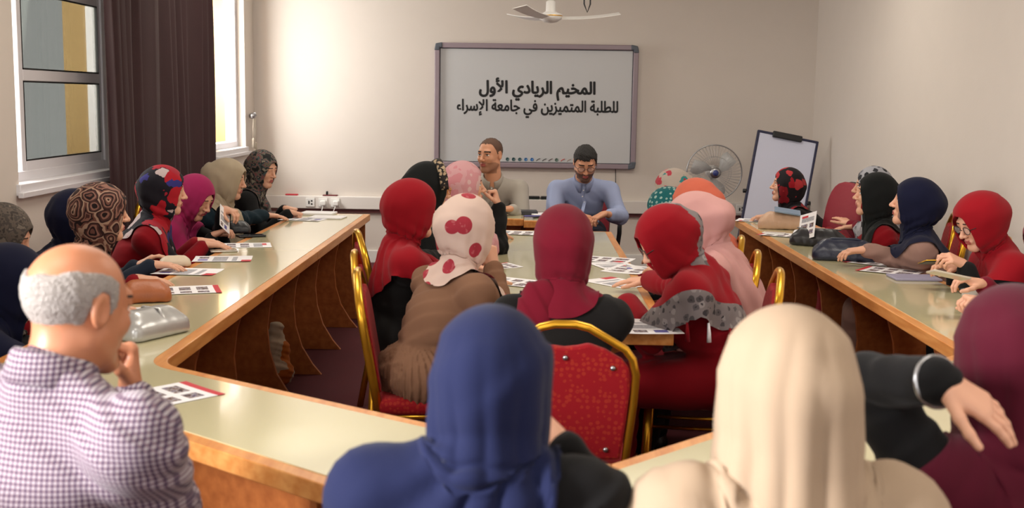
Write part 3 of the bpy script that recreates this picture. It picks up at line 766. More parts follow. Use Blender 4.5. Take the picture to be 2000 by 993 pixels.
    for s in (-1, 1):                              # creases gathered at the elbows
        el = J[s][1]; ax_ = _n(J[s][2] - J[s][0])
        d.disp.append(lambda P, el=el, ax_=ax_: .006 * np.sin(((P[0] - el[0]) * ax_[0] + (P[1] - el[1]) * ax_[1] + (P[2] - el[2]) * ax_[2]) * 130 + 2 * wob(P, 20, seed)) * np.exp(-((P[0] - el[0]) ** 2 + (P[1] - el[1]) ** 2 + (P[2] - el[2]) ** 2) / .006))
    if extra and extra.get('pleat'):
        z0 = extra['pleat']
        d.disp.append(lambda P: np.where(P[2] < z0, .006 * np.sin(np.arctan2(P[1] - Hc[1], P[0] - Hc[0]) * 38), 0) + .012 * np.exp(-((P[2] - z0) / .018) ** 2))
    mesh_from(tn, *d.build(vh), root, tm)
    if low[0]:
        l = Shape(); l.ell(Hc + up * .01, (.165, .125, .115), TR); legging(l, *low[2:]); l.disp.append(wrinkles(.005, 30, seed + 5))
        mesh_from(low[0], *l.build(.012 * fine), root, low[1])
    for s in (-1, 1):
        fo = K[s][2]; q = Shape(); q.cone(fo - f * .04 - up * .03, fo + f * .14 - up * .04, .04, .032, R=(0, 0, 1), sq=1, k=.02); q.cone(fo - f * .03 + up * .01, fo - f * .03 - up * .03, .042, .042)
        q.add(*bounded(lambda P: (.003 - P[2]) + 0 * P[0] + 0 * P[1]), k=0, op='i')
        mesh_from('shoe', *q.build(.01), root, M_SHOE)
    # --- headscarf: a hood of cloth hung over head and shoulders and left to settle
    if hijab:
        hm, st = hijab; g = st.get('big', 0); bun = st.get('bun', .02); op = st.get('open', 1.0); oz = st.get('oz', -.014)
        cs = Shape(); cs.ops = list(d.ops); cs.disp = list(d.disp)
        cs.ell(Hs0((0, -.014, .02)), V(.0875 + g, .101 + g, .1025) * scale, HR, k=.02)
        cs.ell(Hs0((0, -.045 - bun, .0 + st.get('bunz', 0))), (.068 + g, .055 + bun * .5, .062), HR, k=.03)
        cs.ell(Hs0((0, .014, -.05)), (.066 + g, .068, .066), HR, k=.03); cs.cone(Hs0((0, -.015, -.06)), N, .056, .06, k=.03)
        hv_, hf_, hmi_ = hood(cs, Hs0, HR, T, TR, N, st, seed, fine, g, bun)
        mesh_from('headscarf', hv_, hf_, root, [hm] + ([st['border']] if st.get('border') else []), hmi_)
        o = root.children[-1]; sm = o.modifiers.new('t', 'SOLIDIFY'); sm.thickness = .0025; sm.offset = 1
        ss = o.modifiers.new('s', 'SUBSURF'); ss.levels = ss.render_levels = 1
        if st.get('tails') or st.get('htails'):
            q = Shape()
            for e in st.get('tails', []): q.cone(T(e[0]), T(e[1]), e[2], e[3], R=TR[:, 1], sq=e[4] if len(e) > 4 else .6, k=.035)
            for e in st.get('htails', []): q.cone(Hs0(e[0]), Hs0(e[1]), e[2], e[3], k=.04)
            def sf(P):
                x = (P[0] - N[0]) * TR[0, 0] + (P[1] - N[1]) * TR[1, 0]; t = np.mod(x * 15 + P[2] * 5 + .5 * wob(P, 10, seed), 1.0)
                return -.01 * (np.where(t < .75, t / .75, (1 - t) / .25) - .5)
            q.disp.append(sf); q.disp.append(wrinkles(.004, 40, seed + 4)); mesh_from('scarf_end', *q.build(.0065 * fine), root, hm)
        if under:
            w_ = Shape(); w_.ell(Hs0((0, -.012, .033)), V(.078 + g, .097 + g, .086 + g), HR); w_.ell(Hs0((0, .014, -.05)), (.066 + g, .069, .074), HR)
            w_.ell(Hs0((0, .112, oz - .012)), V(.051 * op, .085, .081 * op), HR, k=.008, op='s'); mesh_from('underscarf', *w_.build(.006), root, under)
    if hair: hair(root, Hs0, HR, hd, seed)
    if male: # collar and its points
        c = MB(); Rm = Matrix(TR.tolist()); n = 28; rings = []
        prof = [(.066, -.03), (.064, .022), (.067, .03), (.074, .022), (.088, -.028)]
        for k in range(n + 1):
            a = pi / 2 + .22 + (2 * pi - .44) * k / n; sl = (sin(a) * -.018)
            rings.append([c.bm.verts.new(Vector(N + TR @ V(cos(a) * q_, sin(a) * q_ * 1.02 + .008, z_ + .02 + sl - (.012 if z_ < 0 and (k < 3 or k > n - 3) else 0)))) for q_, z_ in prof])
        for A, B in zip(rings, rings[1:]):
            for k in range(len(prof) - 1): fce = c.bm.faces.new((A[k], B[k], B[k + 1], A[k + 1])); fce.smooth = True
        co = c.build('collar', tm, root); sm = co.modifiers.new('s', 'SOLIDIFY'); sm.thickness = .003
    if glasses: spectacles(root, Hs0, HR, glasses)
    BUILT[label] = dict(hem=(hijab[1].get('_hem') if hijab else None), root=root, O=O, T=lambda p: O + T(p), J=J, N=N + O, Hc=Hc + O, f=f, r=r, Hs=lambda p: O + Hs0(p), HR=HR, body=body)
    return root
M_STUBBLE = mat('stubble', S(52, 40, 34), .85, vary=.2)
M_SHOE = mat('shoe_leather', S(24, 22, 22), .4)
def spectacles(root, Hs, HR, m):
    g = MB()
    for s in (-1, 1):
        c = V(s * .033, .098, .0)
        pts = [Hs(c + V(.023 * cos(a) * (1 if abs(cos(a)) < .9 else .97), -.004 * abs(cos(a)), .0165 * sin(a) + (.003 if sin(a) > 0 else 0))) for a in np.linspace(0, 2 * pi, 20, endpoint=False)]
        g.tube(pts, .0017, 6, closed=True)
        g.tube([Hs((s * .056, .096, .006)), Hs((s * .074, .075, .01)), Hs((s * .08, .0, .012)), Hs((s * .079, -.02, .004))], .0019, 6)
    g.tube([Hs((-.01, .1, .003)), Hs((0, .104, .006)), Hs((.01, .1, .003))], .0016, 6)
    o = g.build('glasses', m, root)
    l = MB()
    for s in (-1, 1):
        pts = [Hs(V(s * .033, .0975, 0) + V(.0215 * cos(a), -.004 * abs(cos(a)), .0155 * sin(a))) for a in np.linspace(0, 2 * pi, 18, endpoint=False)]
        l.bm.faces.new([l.bm.verts.new(Vector(p)) for p in pts])
    l.build('lens', M_LENS, o)
def hair_cap(m, thick, front, back=-.055, temple=0.0, rough=.002, top=True, name='hair'):
    """hair grown over the skull down to a hairline; front = height of the hairline over the brow, None leaves the crown bare"""
    def fn(root, Hs, HR, hd, seed):
        s = Shape(); s.ell(Hs((0, -.013, .031)), V(.0745, .093, .0845) + thick, HR)
        def line(P):
            q = [P[i] - hd[i] for i in range(3)]
            x, y, z = [q[0] * HR[0, j] + q[1] * HR[1, j] + q[2] * HR[2, j] for j in range(3)]
            zl = np.where(y > .03, front if front is not None else .2, np.where(y > .008, temple, np.where(y > -.03, .03 * np.clip((.008 + y) / .04, -1, 0) + .03, back)))
            if front is not None: zl = np.where((y > .012) & (y < .05), temple + (front - temple) * np.clip((y - .012) / .038, 0, 1), zl)
            d = (zl - z) * .7
            if not top: d = np.maximum(d, (z - (.052 + .06 * np.clip(np.abs(x) / .075, 0, 1) ** 3 * .3 - .02 * np.clip(y / .05, 0, 1))) * .7)
            return d + .004 * wob(P, 90, seed)
        s.add(*bounded(line), k=.006, op='i')
        s.disp.append(wrinkles(rough, 160, seed)); s.disp.append(wrinkles(rough * 1.2, 420, seed + 1))
        mesh_from(name, *s.build(.0032), root, m)
    return fn

# ------------------------------------------------------------------ tables
TZ, TT = .75, .048
def arc_corner(p0, p1, p2, r, n=10):
    a = np.array(p0, float); c = np.array(p1, float); e = np.array(p2, float)
    u, v = _n(a - c), _n(e - c); th = math.acos(u.dot(v)); t = r / math.tan(th / 2)
    ctr = c + _n(u + v) * r / sin(th / 2); A = c + u * t; B = c + v * t
    a0 = math.atan2(*(A - ctr)[::-1]); a1 = math.atan2(*(B - ctr)[::-1]); da = (a1 - a0 + pi) % (2 * pi) - pi
    return [tuple(ctr + r * np.array([cos(a0 + da * k / n), sin(a0 + da * k / n)])) for k in range(n + 1)]
def inset(poly, dist):
    """poly counter-clockwise; dist(i) = inset of the edge i -> i+1"""
    n = len(poly); out = []; P = [np.array(p) for p in poly]
    for i in range(n):
        a, b_, c = P[i - 1], P[i], P[(i + 1) % n]
        n1 = np.array([-(b_ - a)[1], (b_ - a)[0]]); n1 = n1 / np.linalg.norm(n1)
        n2 = np.array([-(c - b_)[1], (c - b_)[0]]); n2 = n2 / np.linalg.norm(n2)
        d1, d2 = dist(i - 1 if i else n - 1), dist(i)
        M = np.array([n1, n2]); rhs = np.array([n1.dot(a) + d1, n2.dot(c) + d2])
        out.append(tuple(np.linalg.solve(M, rhs)) if abs(np.linalg.det(M)) > 1e-4 else tuple(b_ + n1 * d1))
    return out
def ccw(poly):
    A = sum(p[0] * q[1] - q[0] * p[1] for p, q in zip(poly, poly[1:] + poly[:1])); return poly if A > 0 else poly[::-1]
def table(label, poly, seams, panels, modesty, name='conference_table', group=None, rim=.042, cat='table'):
    """poly in room coordinates; seams = points on the edges that butt against the next table; panels = (x, y, angle, length, kind)"""
    poly = ccw([tuple(p) for p in poly]); c0 = np.mean(poly, 0); L = [tuple(np.array(p) - c0) for p in poly]
    t = thing(name, (c0[0], c0[1], 0), label, cat, group)
    def dist(i):
        m = (np.array(poly[i]) + np.array(poly[(i + 1) % len(poly)])) / 2
        return .0015 if any(np.linalg.norm(m - np.array(s)) < .03 for s in seams) else rim
    MB().prism(L, TZ - TT, TZ - .002).build('tabletop', M_WOOD, t, .003)
    MB().prism(inset(L, dist), TZ - .004, TZ).build('inlay', M_CREAM, t)
    for (x, y, ang, ln, kind) in panels:           # upright panel; its room-side edge sweeps in and flares to the foot
        if kind == 'curve':
            pr = [(0, 0), (ln + .02, 0), (ln - .03, .06), (ln - .09, .16), (ln - .125, .28), (ln - .135, .4), (ln - .12, .52), (ln - .09, .62), (ln - .05, TZ - TT), (0, TZ - TT)]
        else: pr = [(0, 0), (ln, 0), (ln, TZ - TT), (0, TZ - TT)]
        m = MB(); m.prism(pr, -.0125, .0125, axis='y'); o = m.build('pedestal_panel', M_WOODD, t, .002)
        o.location = (x - c0[0], y - c0[1], 0); o.rotation_euler = (0, 0, rad(ang))
    for (xa, ya, xb, yb) in modesty:
        ln = math.hypot(xb - xa, yb - ya); o = MB().box((0, 0, .4), (ln, .018, TZ - TT - .1 - .001)).build('modesty_panel', M_WOODD, t)
        o.location = ((xa + xb) / 2 - c0[0], (ya + yb) / 2 - c0[1], 0.05 - .0); o.rotation_euler = (0, 0, math.atan2(yb - ya, xb - xa))
        o.location.z = (TZ - TT) / 2 - .4 + .045
    return t
XLO, XLI, XRI, XRO = -1.64, -1.12, 1.465, 1.975
API, APO = (.2, 2.56), (.2, 1.886)
inL = arc_corner((XLI, 6.1), (XLI, 3.47), API, .16); outL = arc_corner(APO, (-1.64, 3.33), (XLO, 6.1), .3)
inR = arc_corner(API, (XRI, 3.84), (XRI, 6.0), .16); outR = arc_corner((XRO, 6.0), (XRO, 3.74), APO, .3)
dl = rad(90 - 36); aL = math.degrees(math.atan2(3.33 - 1.886, -1.64 - .2)); aR = math.degrees(math.atan2(3.74 - 1.886, XRO - .2))
table('long cream topped table with wood edge along the window wall, at the board end', [(XLO, 6.11), (XLI, 6.11), (XLI, 8.16), (XLO, 8.16)], [((XLO + XLI) / 2, 6.11)],
      [(-1.58, y, 0, .4, 'curve') for y in (6.43, 7.1, 7.8)] + [(-1.58, 8.12, 0, .43, 'flat')], [(-1.5, 6.16, -1.5, 8.1)])
tl = np.array([cos(rad(aL)), sin(rad(aL))]); nl = np.array([tl[1], -tl[0]]);  nl = nl if nl[1] > 0 else -nl
table('cream topped table with rounded inner corner, bending from the window side toward the bald man', [(XLO, 6.11)] + [(XLI, 6.11)] + inL + [API, APO] + outL, [((XLO + XLI) / 2, 6.11), (.2, (API[1] + APO[1]) / 2)],
      [(-1.58, y, 0, .4, 'curve') for y in (4.45, 5.1, 5.77)] + [(*(np.array([.2, 1.886]) + tl * q + nl * .06), math.degrees(math.atan2(nl[1], nl[0])), .38, 'curve') for q in (.12, .9, 1.6)],
      [(-1.5, 3.7, -1.5, 6.06), (*(np.array(APO) + tl * .1 + nl * .2), *(np.array(APO) + tl * 2.0 + nl * .2))])
tr_ = np.array([cos(rad(aR)), sin(rad(aR))]); nr = np.array([-tr_[1], tr_[0]])
table('cream topped table with wood edge bending right behind the woman in the cream headscarf', inR + [(XRI, 6.0), (XRO, 6.0)] + outR + [APO, API], [((XRI + XRO) / 2, 6.0), (.2, (API[1] + APO[1]) / 2)],
      [(1.92, y, 180, .4, 'curve') for y in (4.5, 5.1, 5.7)] + [(*(np.array(APO) + tr_ * q + nr * .06), math.degrees(math.atan2(nr[1], nr[0])), .38, 'curve') for q in (.12, .9, 1.6)],
      [(1.84, 4.1, 1.84, 5.95), (*(np.array(APO) + tr_ * .1 + nr * .2), *(np.array(APO) + tr_ * 2.1 + nr * .2))])
table('long cream topped table with wood edge below the flip chart', [(XRI, 6.0), (XRO, 6.0), (XRO, 8.16), (XRI, 8.16)], [((XRI + XRO) / 2, 6.0)],
      [(1.92, y, 180, .4, 'curve') for y in (6.4, 7.05, 7.7)] + [(1.92, 8.12, 180, .43, 'flat')], [(1.84, 6.05, 1.84, 8.1)])
table('long cream topped table in the middle of the room covered with papers', [(-.22, 4.08), (.53, 4.08), (.53, 7.3), (-.22, 7.3)], [],
      [(-.1, 4.5, 0, .5, 'flat'), (-.1, 5.7, 0, .5, 'flat'), (-.1, 6.95, 0, .5, 'flat')], [(.155, 4.5, .155, 6.95)], name='centre_table')
table('wood edged table in front of the man in the grey shirt', [(-.75, 7.97), (-.03, 7.97), (-.03, 8.34), (-.75, 8.34)], [(-.03, 8.155)], [(-.66, 8.0, 90, .3, 'flat')], [(-.65, 8.2, -.05, 8.2)], name='speaker_table')
table('wood edged table jutting forward between the two seated men', [(-.028, 7.86), (.3, 7.86), (.3, 8.3), (-.028, 8.3)], [(-.028, 8.08)], [(.22, 7.95, 90, .3, 'flat')], [(-.02, 8.15, .24, 8.15)], name='speaker_table')

# ------------------------------------------------------------------ banquet chair: seat front towards +y
def make_chair(label):
    t = thing('banquet_chair', (0, 0, 0), label, 'chair', 'red and gold banquet chairs')
    rb = lambda z: -.2 - (max(z - .42, 0)) * .17
    hw = [(.0, .2), (.2, .192), (.42, .186), (.55, .196), (.68, .208), (.77, .212), (.82, .2), (.85, .178), (.885, .12), (.915, .07), (.925, .03)]
    half = [(w, z) for z, w in hw if z >= .42]
    pts = [Vector((w, rb(z), z)) for w, z in half] + [Vector((-w, rb(z), z)) for w, z in half[::-1]]
    MB().tube(pts, .0125, 8, flat=1.3).build('back_frame', M_GOLD, t)
    for sx in (-1, 1):
        MB().tube([(sx * .186, rb(.43), .43), (sx * .19, -.21, .22), (sx * .2, -.25, .0)], .0125, 8, flat=1.3).build('leg', M_GOLD, t)
        MB().tube([(sx * .19, .2, .425), (sx * .195, .215, .0)], .0125, 8, flat=1.3).build('leg', M_GOLD, t)
        MB().tube([(sx * .195, .21, .22), (sx * .193, -.212, .22)], .008, 6).build('stretcher', M_GOLD, t)
    MB().tube([(-.19, .2, .415), (.19, .2, .415), (.186, -.2, .415), (-.186, -.2, .415)], .011, 6, closed=True).build('seat_frame', M_GOLD, t)
    s = MB(); s.box((0, 0.005, .452), (.42, .42, .065), bev=.026); s.build('seat', M_REDF, t)
    # upholstered back with a dipped top
    pz = [(.5, .175), (.62, .188), (.72, .196), (.79, .192), (.82, .17), (.85, .12), (.868, .07), (.86, .04), (.855, 0)]
    poly = [(w, z) for z, w in pz] + [(-w, z) for z, w in pz[::-1] if w]
    p = MB()
    A = [p.bm.verts.new((w, rb(z) - .014, z)) for w, z in poly]; B = [p.bm.verts.new((w, rb(z) + .022, z)) for w, z in poly]; n = len(poly)
    p.bm.faces.new(A); p.bm.faces.new(B[::-1])
    for k in range(n): p.bm.faces.new((A[k], B[k], B[(k + 1) % n], A[(k + 1) % n]))
    bk = p.build('backrest', M_REDF, t, .009)
    for (x, z) in ((.002, .825), (.142, .795), (-.142, .795), (.13, .535), (-.13, .535), (0, .525)):
        MB().lathe([(.0001, 0), (.006, .0), (.0085, .003), (.006, .007), (.0001, .008)], (x, rb(z) - .014, z), 10, R=rot(x=90)).build('bolt', M_STEEL, bk)
    return t
CHAIR0 = make_chair('red and gold banquet chair'); used = [False]
def chair(x, y, facing, label):
    o = copy_tree(CHAIR0) if used[0] else CHAIR0; used[0] = True
    o.location = (x, y, 0); o.rotation_euler = (0, 0, rad(facing - 90)); o['label'] = label; return o
def chair_for(who, label, dy=.06):
    p = BUILT[who]; f = V(cos(rad(p['body'])), sin(rad(p['body'])), 0); c = p['Hc'] + f * dy
    return chair(c[0], c[1], p['body'], label)
M_MAROONF = mat('maroon_upholstery', S(132, 22, 40), .6, bump=(300, .2))
def office_chair(x, y, facing, label, arms=True, drop=0):
    t = thing('office_chair', (x, y, 0), label, 'chair'); t.rotation_euler = (0, 0, rad(facing - 90))
    def pad(w, h, d, n=26, e=2.6):
        return [(w * abs(cos(a)) ** (2 / e) * (1 if cos(a) > 0 else -1), h * abs(sin(a)) ** (2 / e) * (1 if sin(a) > 0 else -1)) for a in np.linspace(0, 2 * pi, n, endpoint=False)]
    b1 = MB(); b1.prism([(p[0], p[1]) for p in pad(.215, .29, 0)], -.012, .045, axis='y', smooth=True); o = b1.build('backrest', M_MAROONF, t, .02); o.location = (0, -.23, .755 - drop); o.rotation_euler = (rad(8), 0, 0)
    b2 = MB(); b2.prism([(p[0], p[1]) for p in pad(.222, .297, 0)], -.04, -.012, axis='y', smooth=True); o2 = b2.build('back_shell', M_BLACK, t, .012); o2.location = (0, -.23, .755 - drop); o2.rotation_euler = (rad(8), 0, 0)
    s = MB(); s.prism(pad(.235, .23, 0), .42, .485); s.build('seat', M_MAROONF, t, .022)
    MB().box((0, 0, .41), (.2, .2, .03), bev=.008).tube([(0, 0, .4), (0, -.24, .41), (0, -.29, .5), (0, -.262, .6)], .018, 8).build('back_bracket', M_BLACK, t)
    MB().lathe([(.028, .1), (.028, .28), (.018, .28), (.018, .4)]).build('column', M_BLACK, t)
    b = MB()
    for k in range(5):
        a = 2 * pi * k / 5 + .3; b.tube([(0, 0, .11), (.14 * cos(a), .14 * sin(a), .095), (.29 * cos(a), .29 * sin(a), .07)], [.026, .022, .016], 8)
    bo = b.build('star_base', M_BLACK, t)
    for k in range(5):
        a = 2 * pi * k / 5 + .3; MB().lathe([(.012, -.022), (.027, -.018), (.027, .018), (.012, .022)], (.29 * cos(a), .29 * sin(a), .027), 14, R=rot(x=90, z=math.degrees(a))).tube([(.29 * cos(a), .29 * sin(a), .03), (.29 * cos(a), .29 * sin(a), .07)], .009, 6).build('caster', M_BLACK, bo)
    if arms:
        for sx in (-1, 1):
            MB().tube([(sx * .2, -.08, .41), (sx * .275, -.08, .42), (sx * .29, -.08, .55), (sx * .29, -.05, .655)], .018, 8).box((sx * .29, .0, .67), (.055, .28, .03), bev=.012).build('armrest', M_BLACK, t)
    return t

# ------------------------------------------------------------------ smart board
t = thing('smart_board', (.055, YB, 1.51), 'large white interactive board with grey frame on the back wall', 'board')
M_BFR = mat('board_frame', S(146, 130, 138), .4); M_BSC = mat('board_surface', S(194, 195, 196), .35)
bw, bh, ft = 1.9, 1.155, .048
f = MB()
for s in (-1, 1):
    f.box((0, -.03, s * (bh / 2 - ft / 2)), (bw - .1, .05, ft), bev=.008); f.box((s * (bw / 2 - ft / 2), -.03, 0), (ft, .05, bh - .1), bev=.008)
f.build('board_frame', M_BFR, t)
for sx in (-1, 1):
    for sz in (-1, 1):
        m = MB(); pr = [(0, 0), (-.075, 0), (-.075, -.05), (-.05, -.05), (-.05, -.075), (0, -.075)]
        m.prism([(bw / 2 * sx + sx * (p[0] + .003 - .012 * (p == (0, 0))), sz * (bh / 2 + p[1] + .003 - .012 * (p == (0, 0)))) for p in pr], -.062, -.002, axis='y')
        m.build('corner_cap', mat('corner_cap', S(82, 88, 98), .5), t, .008)
sc = MB().box((0, -.014, 0), (bw - .09, .02, bh - .09)).build('board_surface', M_BSC, t)
g = MB()
for s in (-1, 1): g.box((0, -.026, s * (bh / 2 - ft - .002)), (bw - .09, .008, .008)); g.box((s * (bw / 2 - ft - .002), -.026, 0), (.008, .008, bh - .09))
g.build('board_seal', mat('board_seal', S(34, 34, 48), .6), t)
FORMS = {}
for c in range(0xFE80, 0xFEFD):
    d = unicodedata.decomposition(chr(c))
    if d:
        k, *q = d.split(); FORMS[(''.join(chr(int(x, 16)) for x in q), k.strip('<>'))] = chr(c)
def shaped(s):
    NJ = set('اأإآدذرزوؤةىء'); s2 = []; i = 0; out = []
    while i < len(s):
        if s[i] == 'ل' and s[i + 1:i + 2] in ('ا', 'أ', 'إ', 'آ'): s2.append(s[i:i + 2]); i += 2
        else: s2.append(s[i]); i += 1
    for i, c in enumerate(s2):
        if c == ' ': out.append(c); continue
        p = s2[i - 1] if i else ' '; n = s2[i + 1] if i + 1 < len(s2) else ' '
        pj = p != ' ' and p[-1] not in NJ; nj = n not in (' ', 'ء') and c[-1] not in NJ
        fm = {(0, 0): 'isolated', (0, 1): 'initial', (1, 0): 'final', (1, 1): 'medial'}[(int(pj), int(nj))]
        out.append(FORMS.get((c, fm), FORMS.get((c, 'isolated'), c)))
    return ''.join(reversed(out))
def writing(text, width, height, cx, cz, y, name, parent, m, bold=.03):
    cu = bpy.data.curves.new(name, 'FONT'); cu.body = text; cu.align_x = 'CENTER'; cu.resolution_u = 6
    o = bpy.data.objects.new(name, cu); COL.objects.link(o); bpy.context.view_layer.update()
    me = bpy.data.meshes.new_from_object(o.evaluated_get(bpy.context.evaluated_depsgraph_get())); bpy.data.objects.remove(o)
    bm = bmesh.new(); bm.from_mesh(me); bmesh.ops.triangulate(bm, faces=bm.faces[:])
    co = np.array([v.co for v in bm.verts]); fs = np.array([[v.index for v in f.verts] for f in bm.faces]); bm.free()
    VS, FS = [], []                                # the strokes are broadened by laying the letters over themselves
    for q, (dx, dy) in enumerate([(0, 0)] + [(bold * cos(a), bold * .8 * sin(a)) for a in np.linspace(0, 2 * pi, 12, endpoint=False)]):
        VS.append(co + np.array([dx, dy, q * .02])); FS.append(fs + q * len(co))
    co = np.concatenate(VS); fs = np.concatenate(FS); lo, hi = co.min(0), co.max(0); n = np.empty_like(co)
    n[:, 0] = (co[:, 0] - (lo[0] + hi[0]) / 2) * width / (hi[0] - lo[0]) + cx; n[:, 2] = (co[:, 1] - (lo[1] + hi[1]) / 2) * height / (hi[1] - lo[1]) + cz
    n[:, 1] = y - .0004 - (co[:, 2] - lo[2]) / (hi[2] - lo[2]) * .0012
    me = bpy.data.meshes.new(name); me.from_pydata(n.tolist(), [], fs.tolist()); me.update()
    return link(name, me, parent, [m])
M_INK = mat('black_ink', S(22, 22, 24), .7)
bc = V(.055, 0, 1.51)
def onboard(u, v): p = at(u, v, YB - .025); return p[0] - .055, p[2] - 1.51
for (txt, u0, u1, v0, v1, bd) in (('المخيم الريادي الأول', 935, 1164, 154, 196, .045), ('للطلبة المتميزين في جامعة الإسراء', 891, 1208, 197, 229, .036)):
    x0, z0 = onboard(u0, v1); x1, z1 = onboard(u1, v0)
    writing(shaped(txt), x1 - x0, z1 - z0, (x0 + x1) / 2, (z0 + z1) / 2, -.0245, 'lettering', t, M_INK, bd)
x0, z0 = onboard(985, 311); x1, _ = onboard(1165, 313)
cols = [S(60, 90, 90), S(52, 84, 88), S(60, 92, 96), S(70, 120, 170), S(70, 120, 180), S(90, 90, 90), S(90, 90, 90), S(100, 90, 90), S(90, 110, 100), S(200, 90, 80), S(180, 160, 150), S(190, 50, 50), S(40, 50, 60), S(90, 100, 190), S(90, 70, 60)]
for k in range(15):
    x = x0 + (x1 - x0) * (k + .5) / 15; m = MB()
    if k in (5, 6, 7, 9, 10): m.tube([(x - .018, -.026, z0 - .012), (x, -.026, z0 + .004), (x + .02, -.026, z0 + .01)], .004, 6)
    else: m.lathe([(.017, 0), (.017, .002), (.011, .003), (.011, .0015)], (x, -.0245, z0), 16, R=rot(x=90))
    m.build('toolbar_icon', mat('icon_%d' % k, cols[k], .5), t)
tag(MB().tube([(.82, YB - .006, .935), (.825, YB - .006, .8), (.8, YB - .006, .64)], .0035, 6).build('board_cable', M_BLACK), 'thin dark cable hanging below the right end of the interactive board', 'cable')

# ------------------------------------------------------------------ ceiling fan and loop of cable
t = thing('ceiling_fan', (.155, 9.5, 2.235), 'white three bladed ceiling fan hanging above the interactive board', 'fan')
MB().lathe([(.001, -.05), (.05, -.043), (.085, -.02), (.094, .0), (.094, .02), (.06, .032), (.04, .045), (.038, .12), (.02, .13), (.001, .13)]).build('motor_housing', M_WHITE, t)
MB().lathe([(.0955, .004), (.0975, .008), (.0955, .012)], cap=False).build('motor_band', M_GOLD, t)
MB().lathe([(.011, .12), (.011, .82)]).lathe([(.011, .79), (.06, .82), (.065, .864), (.001, .864)]).build('down_rod', M_WHITE, t)
for k in range(3):
    b = MB(); n = 9; A = []; B = []
    for i in range(n):
        q = i / (n - 1); x = .09 + .47 * q; w = .03 + .03 * q; z = -.0 + .045 * q * q - .01
        A.append(b.bm.verts.new((x, -w, z - .012))); B.append(b.bm.verts.new((x, w, z + .012)))
    for i in range(n - 1): b.bm.faces.new((A[i], A[i + 1], B[i + 1], B[i]))
    o = b.build('fan_blade', M_WHITE, t); sm = o.modifiers.new('s', 'SOLIDIFY'); sm.thickness = .005; o.rotation_euler = (0, 0, rad(4 + 120 * k))
a = at(1141, -40, 9.0); c = at(1147, 24, 9.0); e = at(1153, -40, 9.0)
tag(MB().tube([(a[0], 9, 3.1), a, at(1141, 8, 9.0), c, at(1153, 8, 9.0), e, (e[0], 9, 3.1)], .006, 8).build('hanging_cable', M_BLACK), 'black loop of cable hanging from the ceiling right of the fan', 'cable')

# ------------------------------------------------------------------ pedestal fan
p = at(1395, 337, 10.35)
t = thing('pedestal_fan', (p[0], 10.35, 0), 'round grey pedestal fan standing against the back wall', 'fan')
fz = p[2]; m = MB(); R_ = .245
for ys_ in (-.07, .05):
    for k in range(48):
        a = 2 * pi * k / 48; rs = [.045, .12, .19, .235, R_]; ya = [ys_ * 1.0, ys_ * .98, ys_ * .8, ys_ * .4, 0]
        m.tube([(r_ * cos(a + .25 * r_ / R_), y_, fz + r_ * sin(a + .25 * r_ / R_)) for r_, y_ in zip(rs, ya)], .0011, 4)
    m.tube([(.14 * cos(a), ys_ * .95, fz + .14 * sin(a)) for a in np.linspace(0, 2 * pi, 40, endpoint=False)], .0015, 5, closed=True)
m.build('wire_guard', M_STEEL, t)
MB().tube([(R_ * cos(a), 0, fz + R_ * sin(a)) for a in np.linspace(0, 2 * pi, 56, endpoint=False)], .006, 8, closed=True).build('guard_rim', M_STEEL, t)
MB().lathe([(.0001, .012), (.03, .01), (.048, 0), (.048, -.01), (.0001, -.01)], (0, -.072, fz), 24, R=rot(x=90)).build('guard_badge', M_STEEL, t)
MB().lathe([(.0001, .003), (.026, .003), (.026, 0)], (0, -.083, fz), 24, R=rot(x=90)).build('badge_disc', mat('badge_blue', S(60, 70, 130), .4), t)
for k in range(3):
    b = MB(); A = []; B = []
    for i in range(8):
        q = i / 7; r_ = .03 + .185 * q; sp = .35 + .55 * sin(pi * min(q * .8 + .1, 1)); a0 = 2 * pi * k / 3 + .5 * q
        A.append(b.bm.verts.new((r_ * cos(a0), -.025, fz + r_ * sin(a0)))); B.append(b.bm.verts.new((r_ * cos(a0 + sp), .02, fz + r_ * sin(a0 + sp))))
    for i in range(7): f_ = b.bm.faces.new((A[i], A[i + 1], B[i + 1], B[i])); f_.smooth = True
    o = b.build('fan_blade', mat('fan_blade_grey', S(205, 206, 206), .4, alpha=.6), t); o.modifiers.new('s', 'SOLIDIFY').thickness = .003
MB().lathe([(.0001, -.06), (.05, -.05), (.06, 0), (.055, .1), (.0001, .12)], (0, .1, fz), 20, R=rot(x=-90)).build('motor', M_WHITE, t)
MB().tube([(0, .12, fz - .03), (0, .12, .03)], .014, 10).build('pole', M_STEEL, t)
MB().lathe([(.19, .0), (.19, .02), (.06, .045), (.02, .06), (.02, .09)], (0, .12, 0)).build('base', M_BLACK, t)

# ------------------------------------------------------------------ flip chart
q0 = at(1480, 262, 10.4); q1 = at(1588, 272, 10.4); q2 = at(1452, 424, 10.2)
t = thing('flip_chart', ((q0[0] + q1[0]) / 2, 10.3, 0), 'tilted white flip chart easel with navy frame in the corner', 'easel')
c = V((q0[0] + q1[0]) / 2 - .14, 0, q0[2] - .5)
ang = math.atan2(q0[0] - q2[0], q0[2] - q2[2]); bd = bpy.data.objects.new('chart_board', None)
Rb = rot(x=-12) @ rot(y=math.degrees(ang)); wB = abs(q1[0] - q0[0]) * 1.0 + .03; hB = 1.05
top = V((q0[0] + q1[0]) / 2 - t.location.x, .0, (q0[2] + q1[2]) / 2)
cc = Vector(top) + Rb @ Vector((0, 0, -hB / 2))
def T_(v): return cc + Rb @ Vector(v)
M_NAVYF = mat('navy_frame', S(30, 32, 66), .45)
MB().box(cc, (wB, .02, hB), R=Rb).build('chart_surface', mat('chart_white', S(212, 216, 236), .4), t)
m = MB()
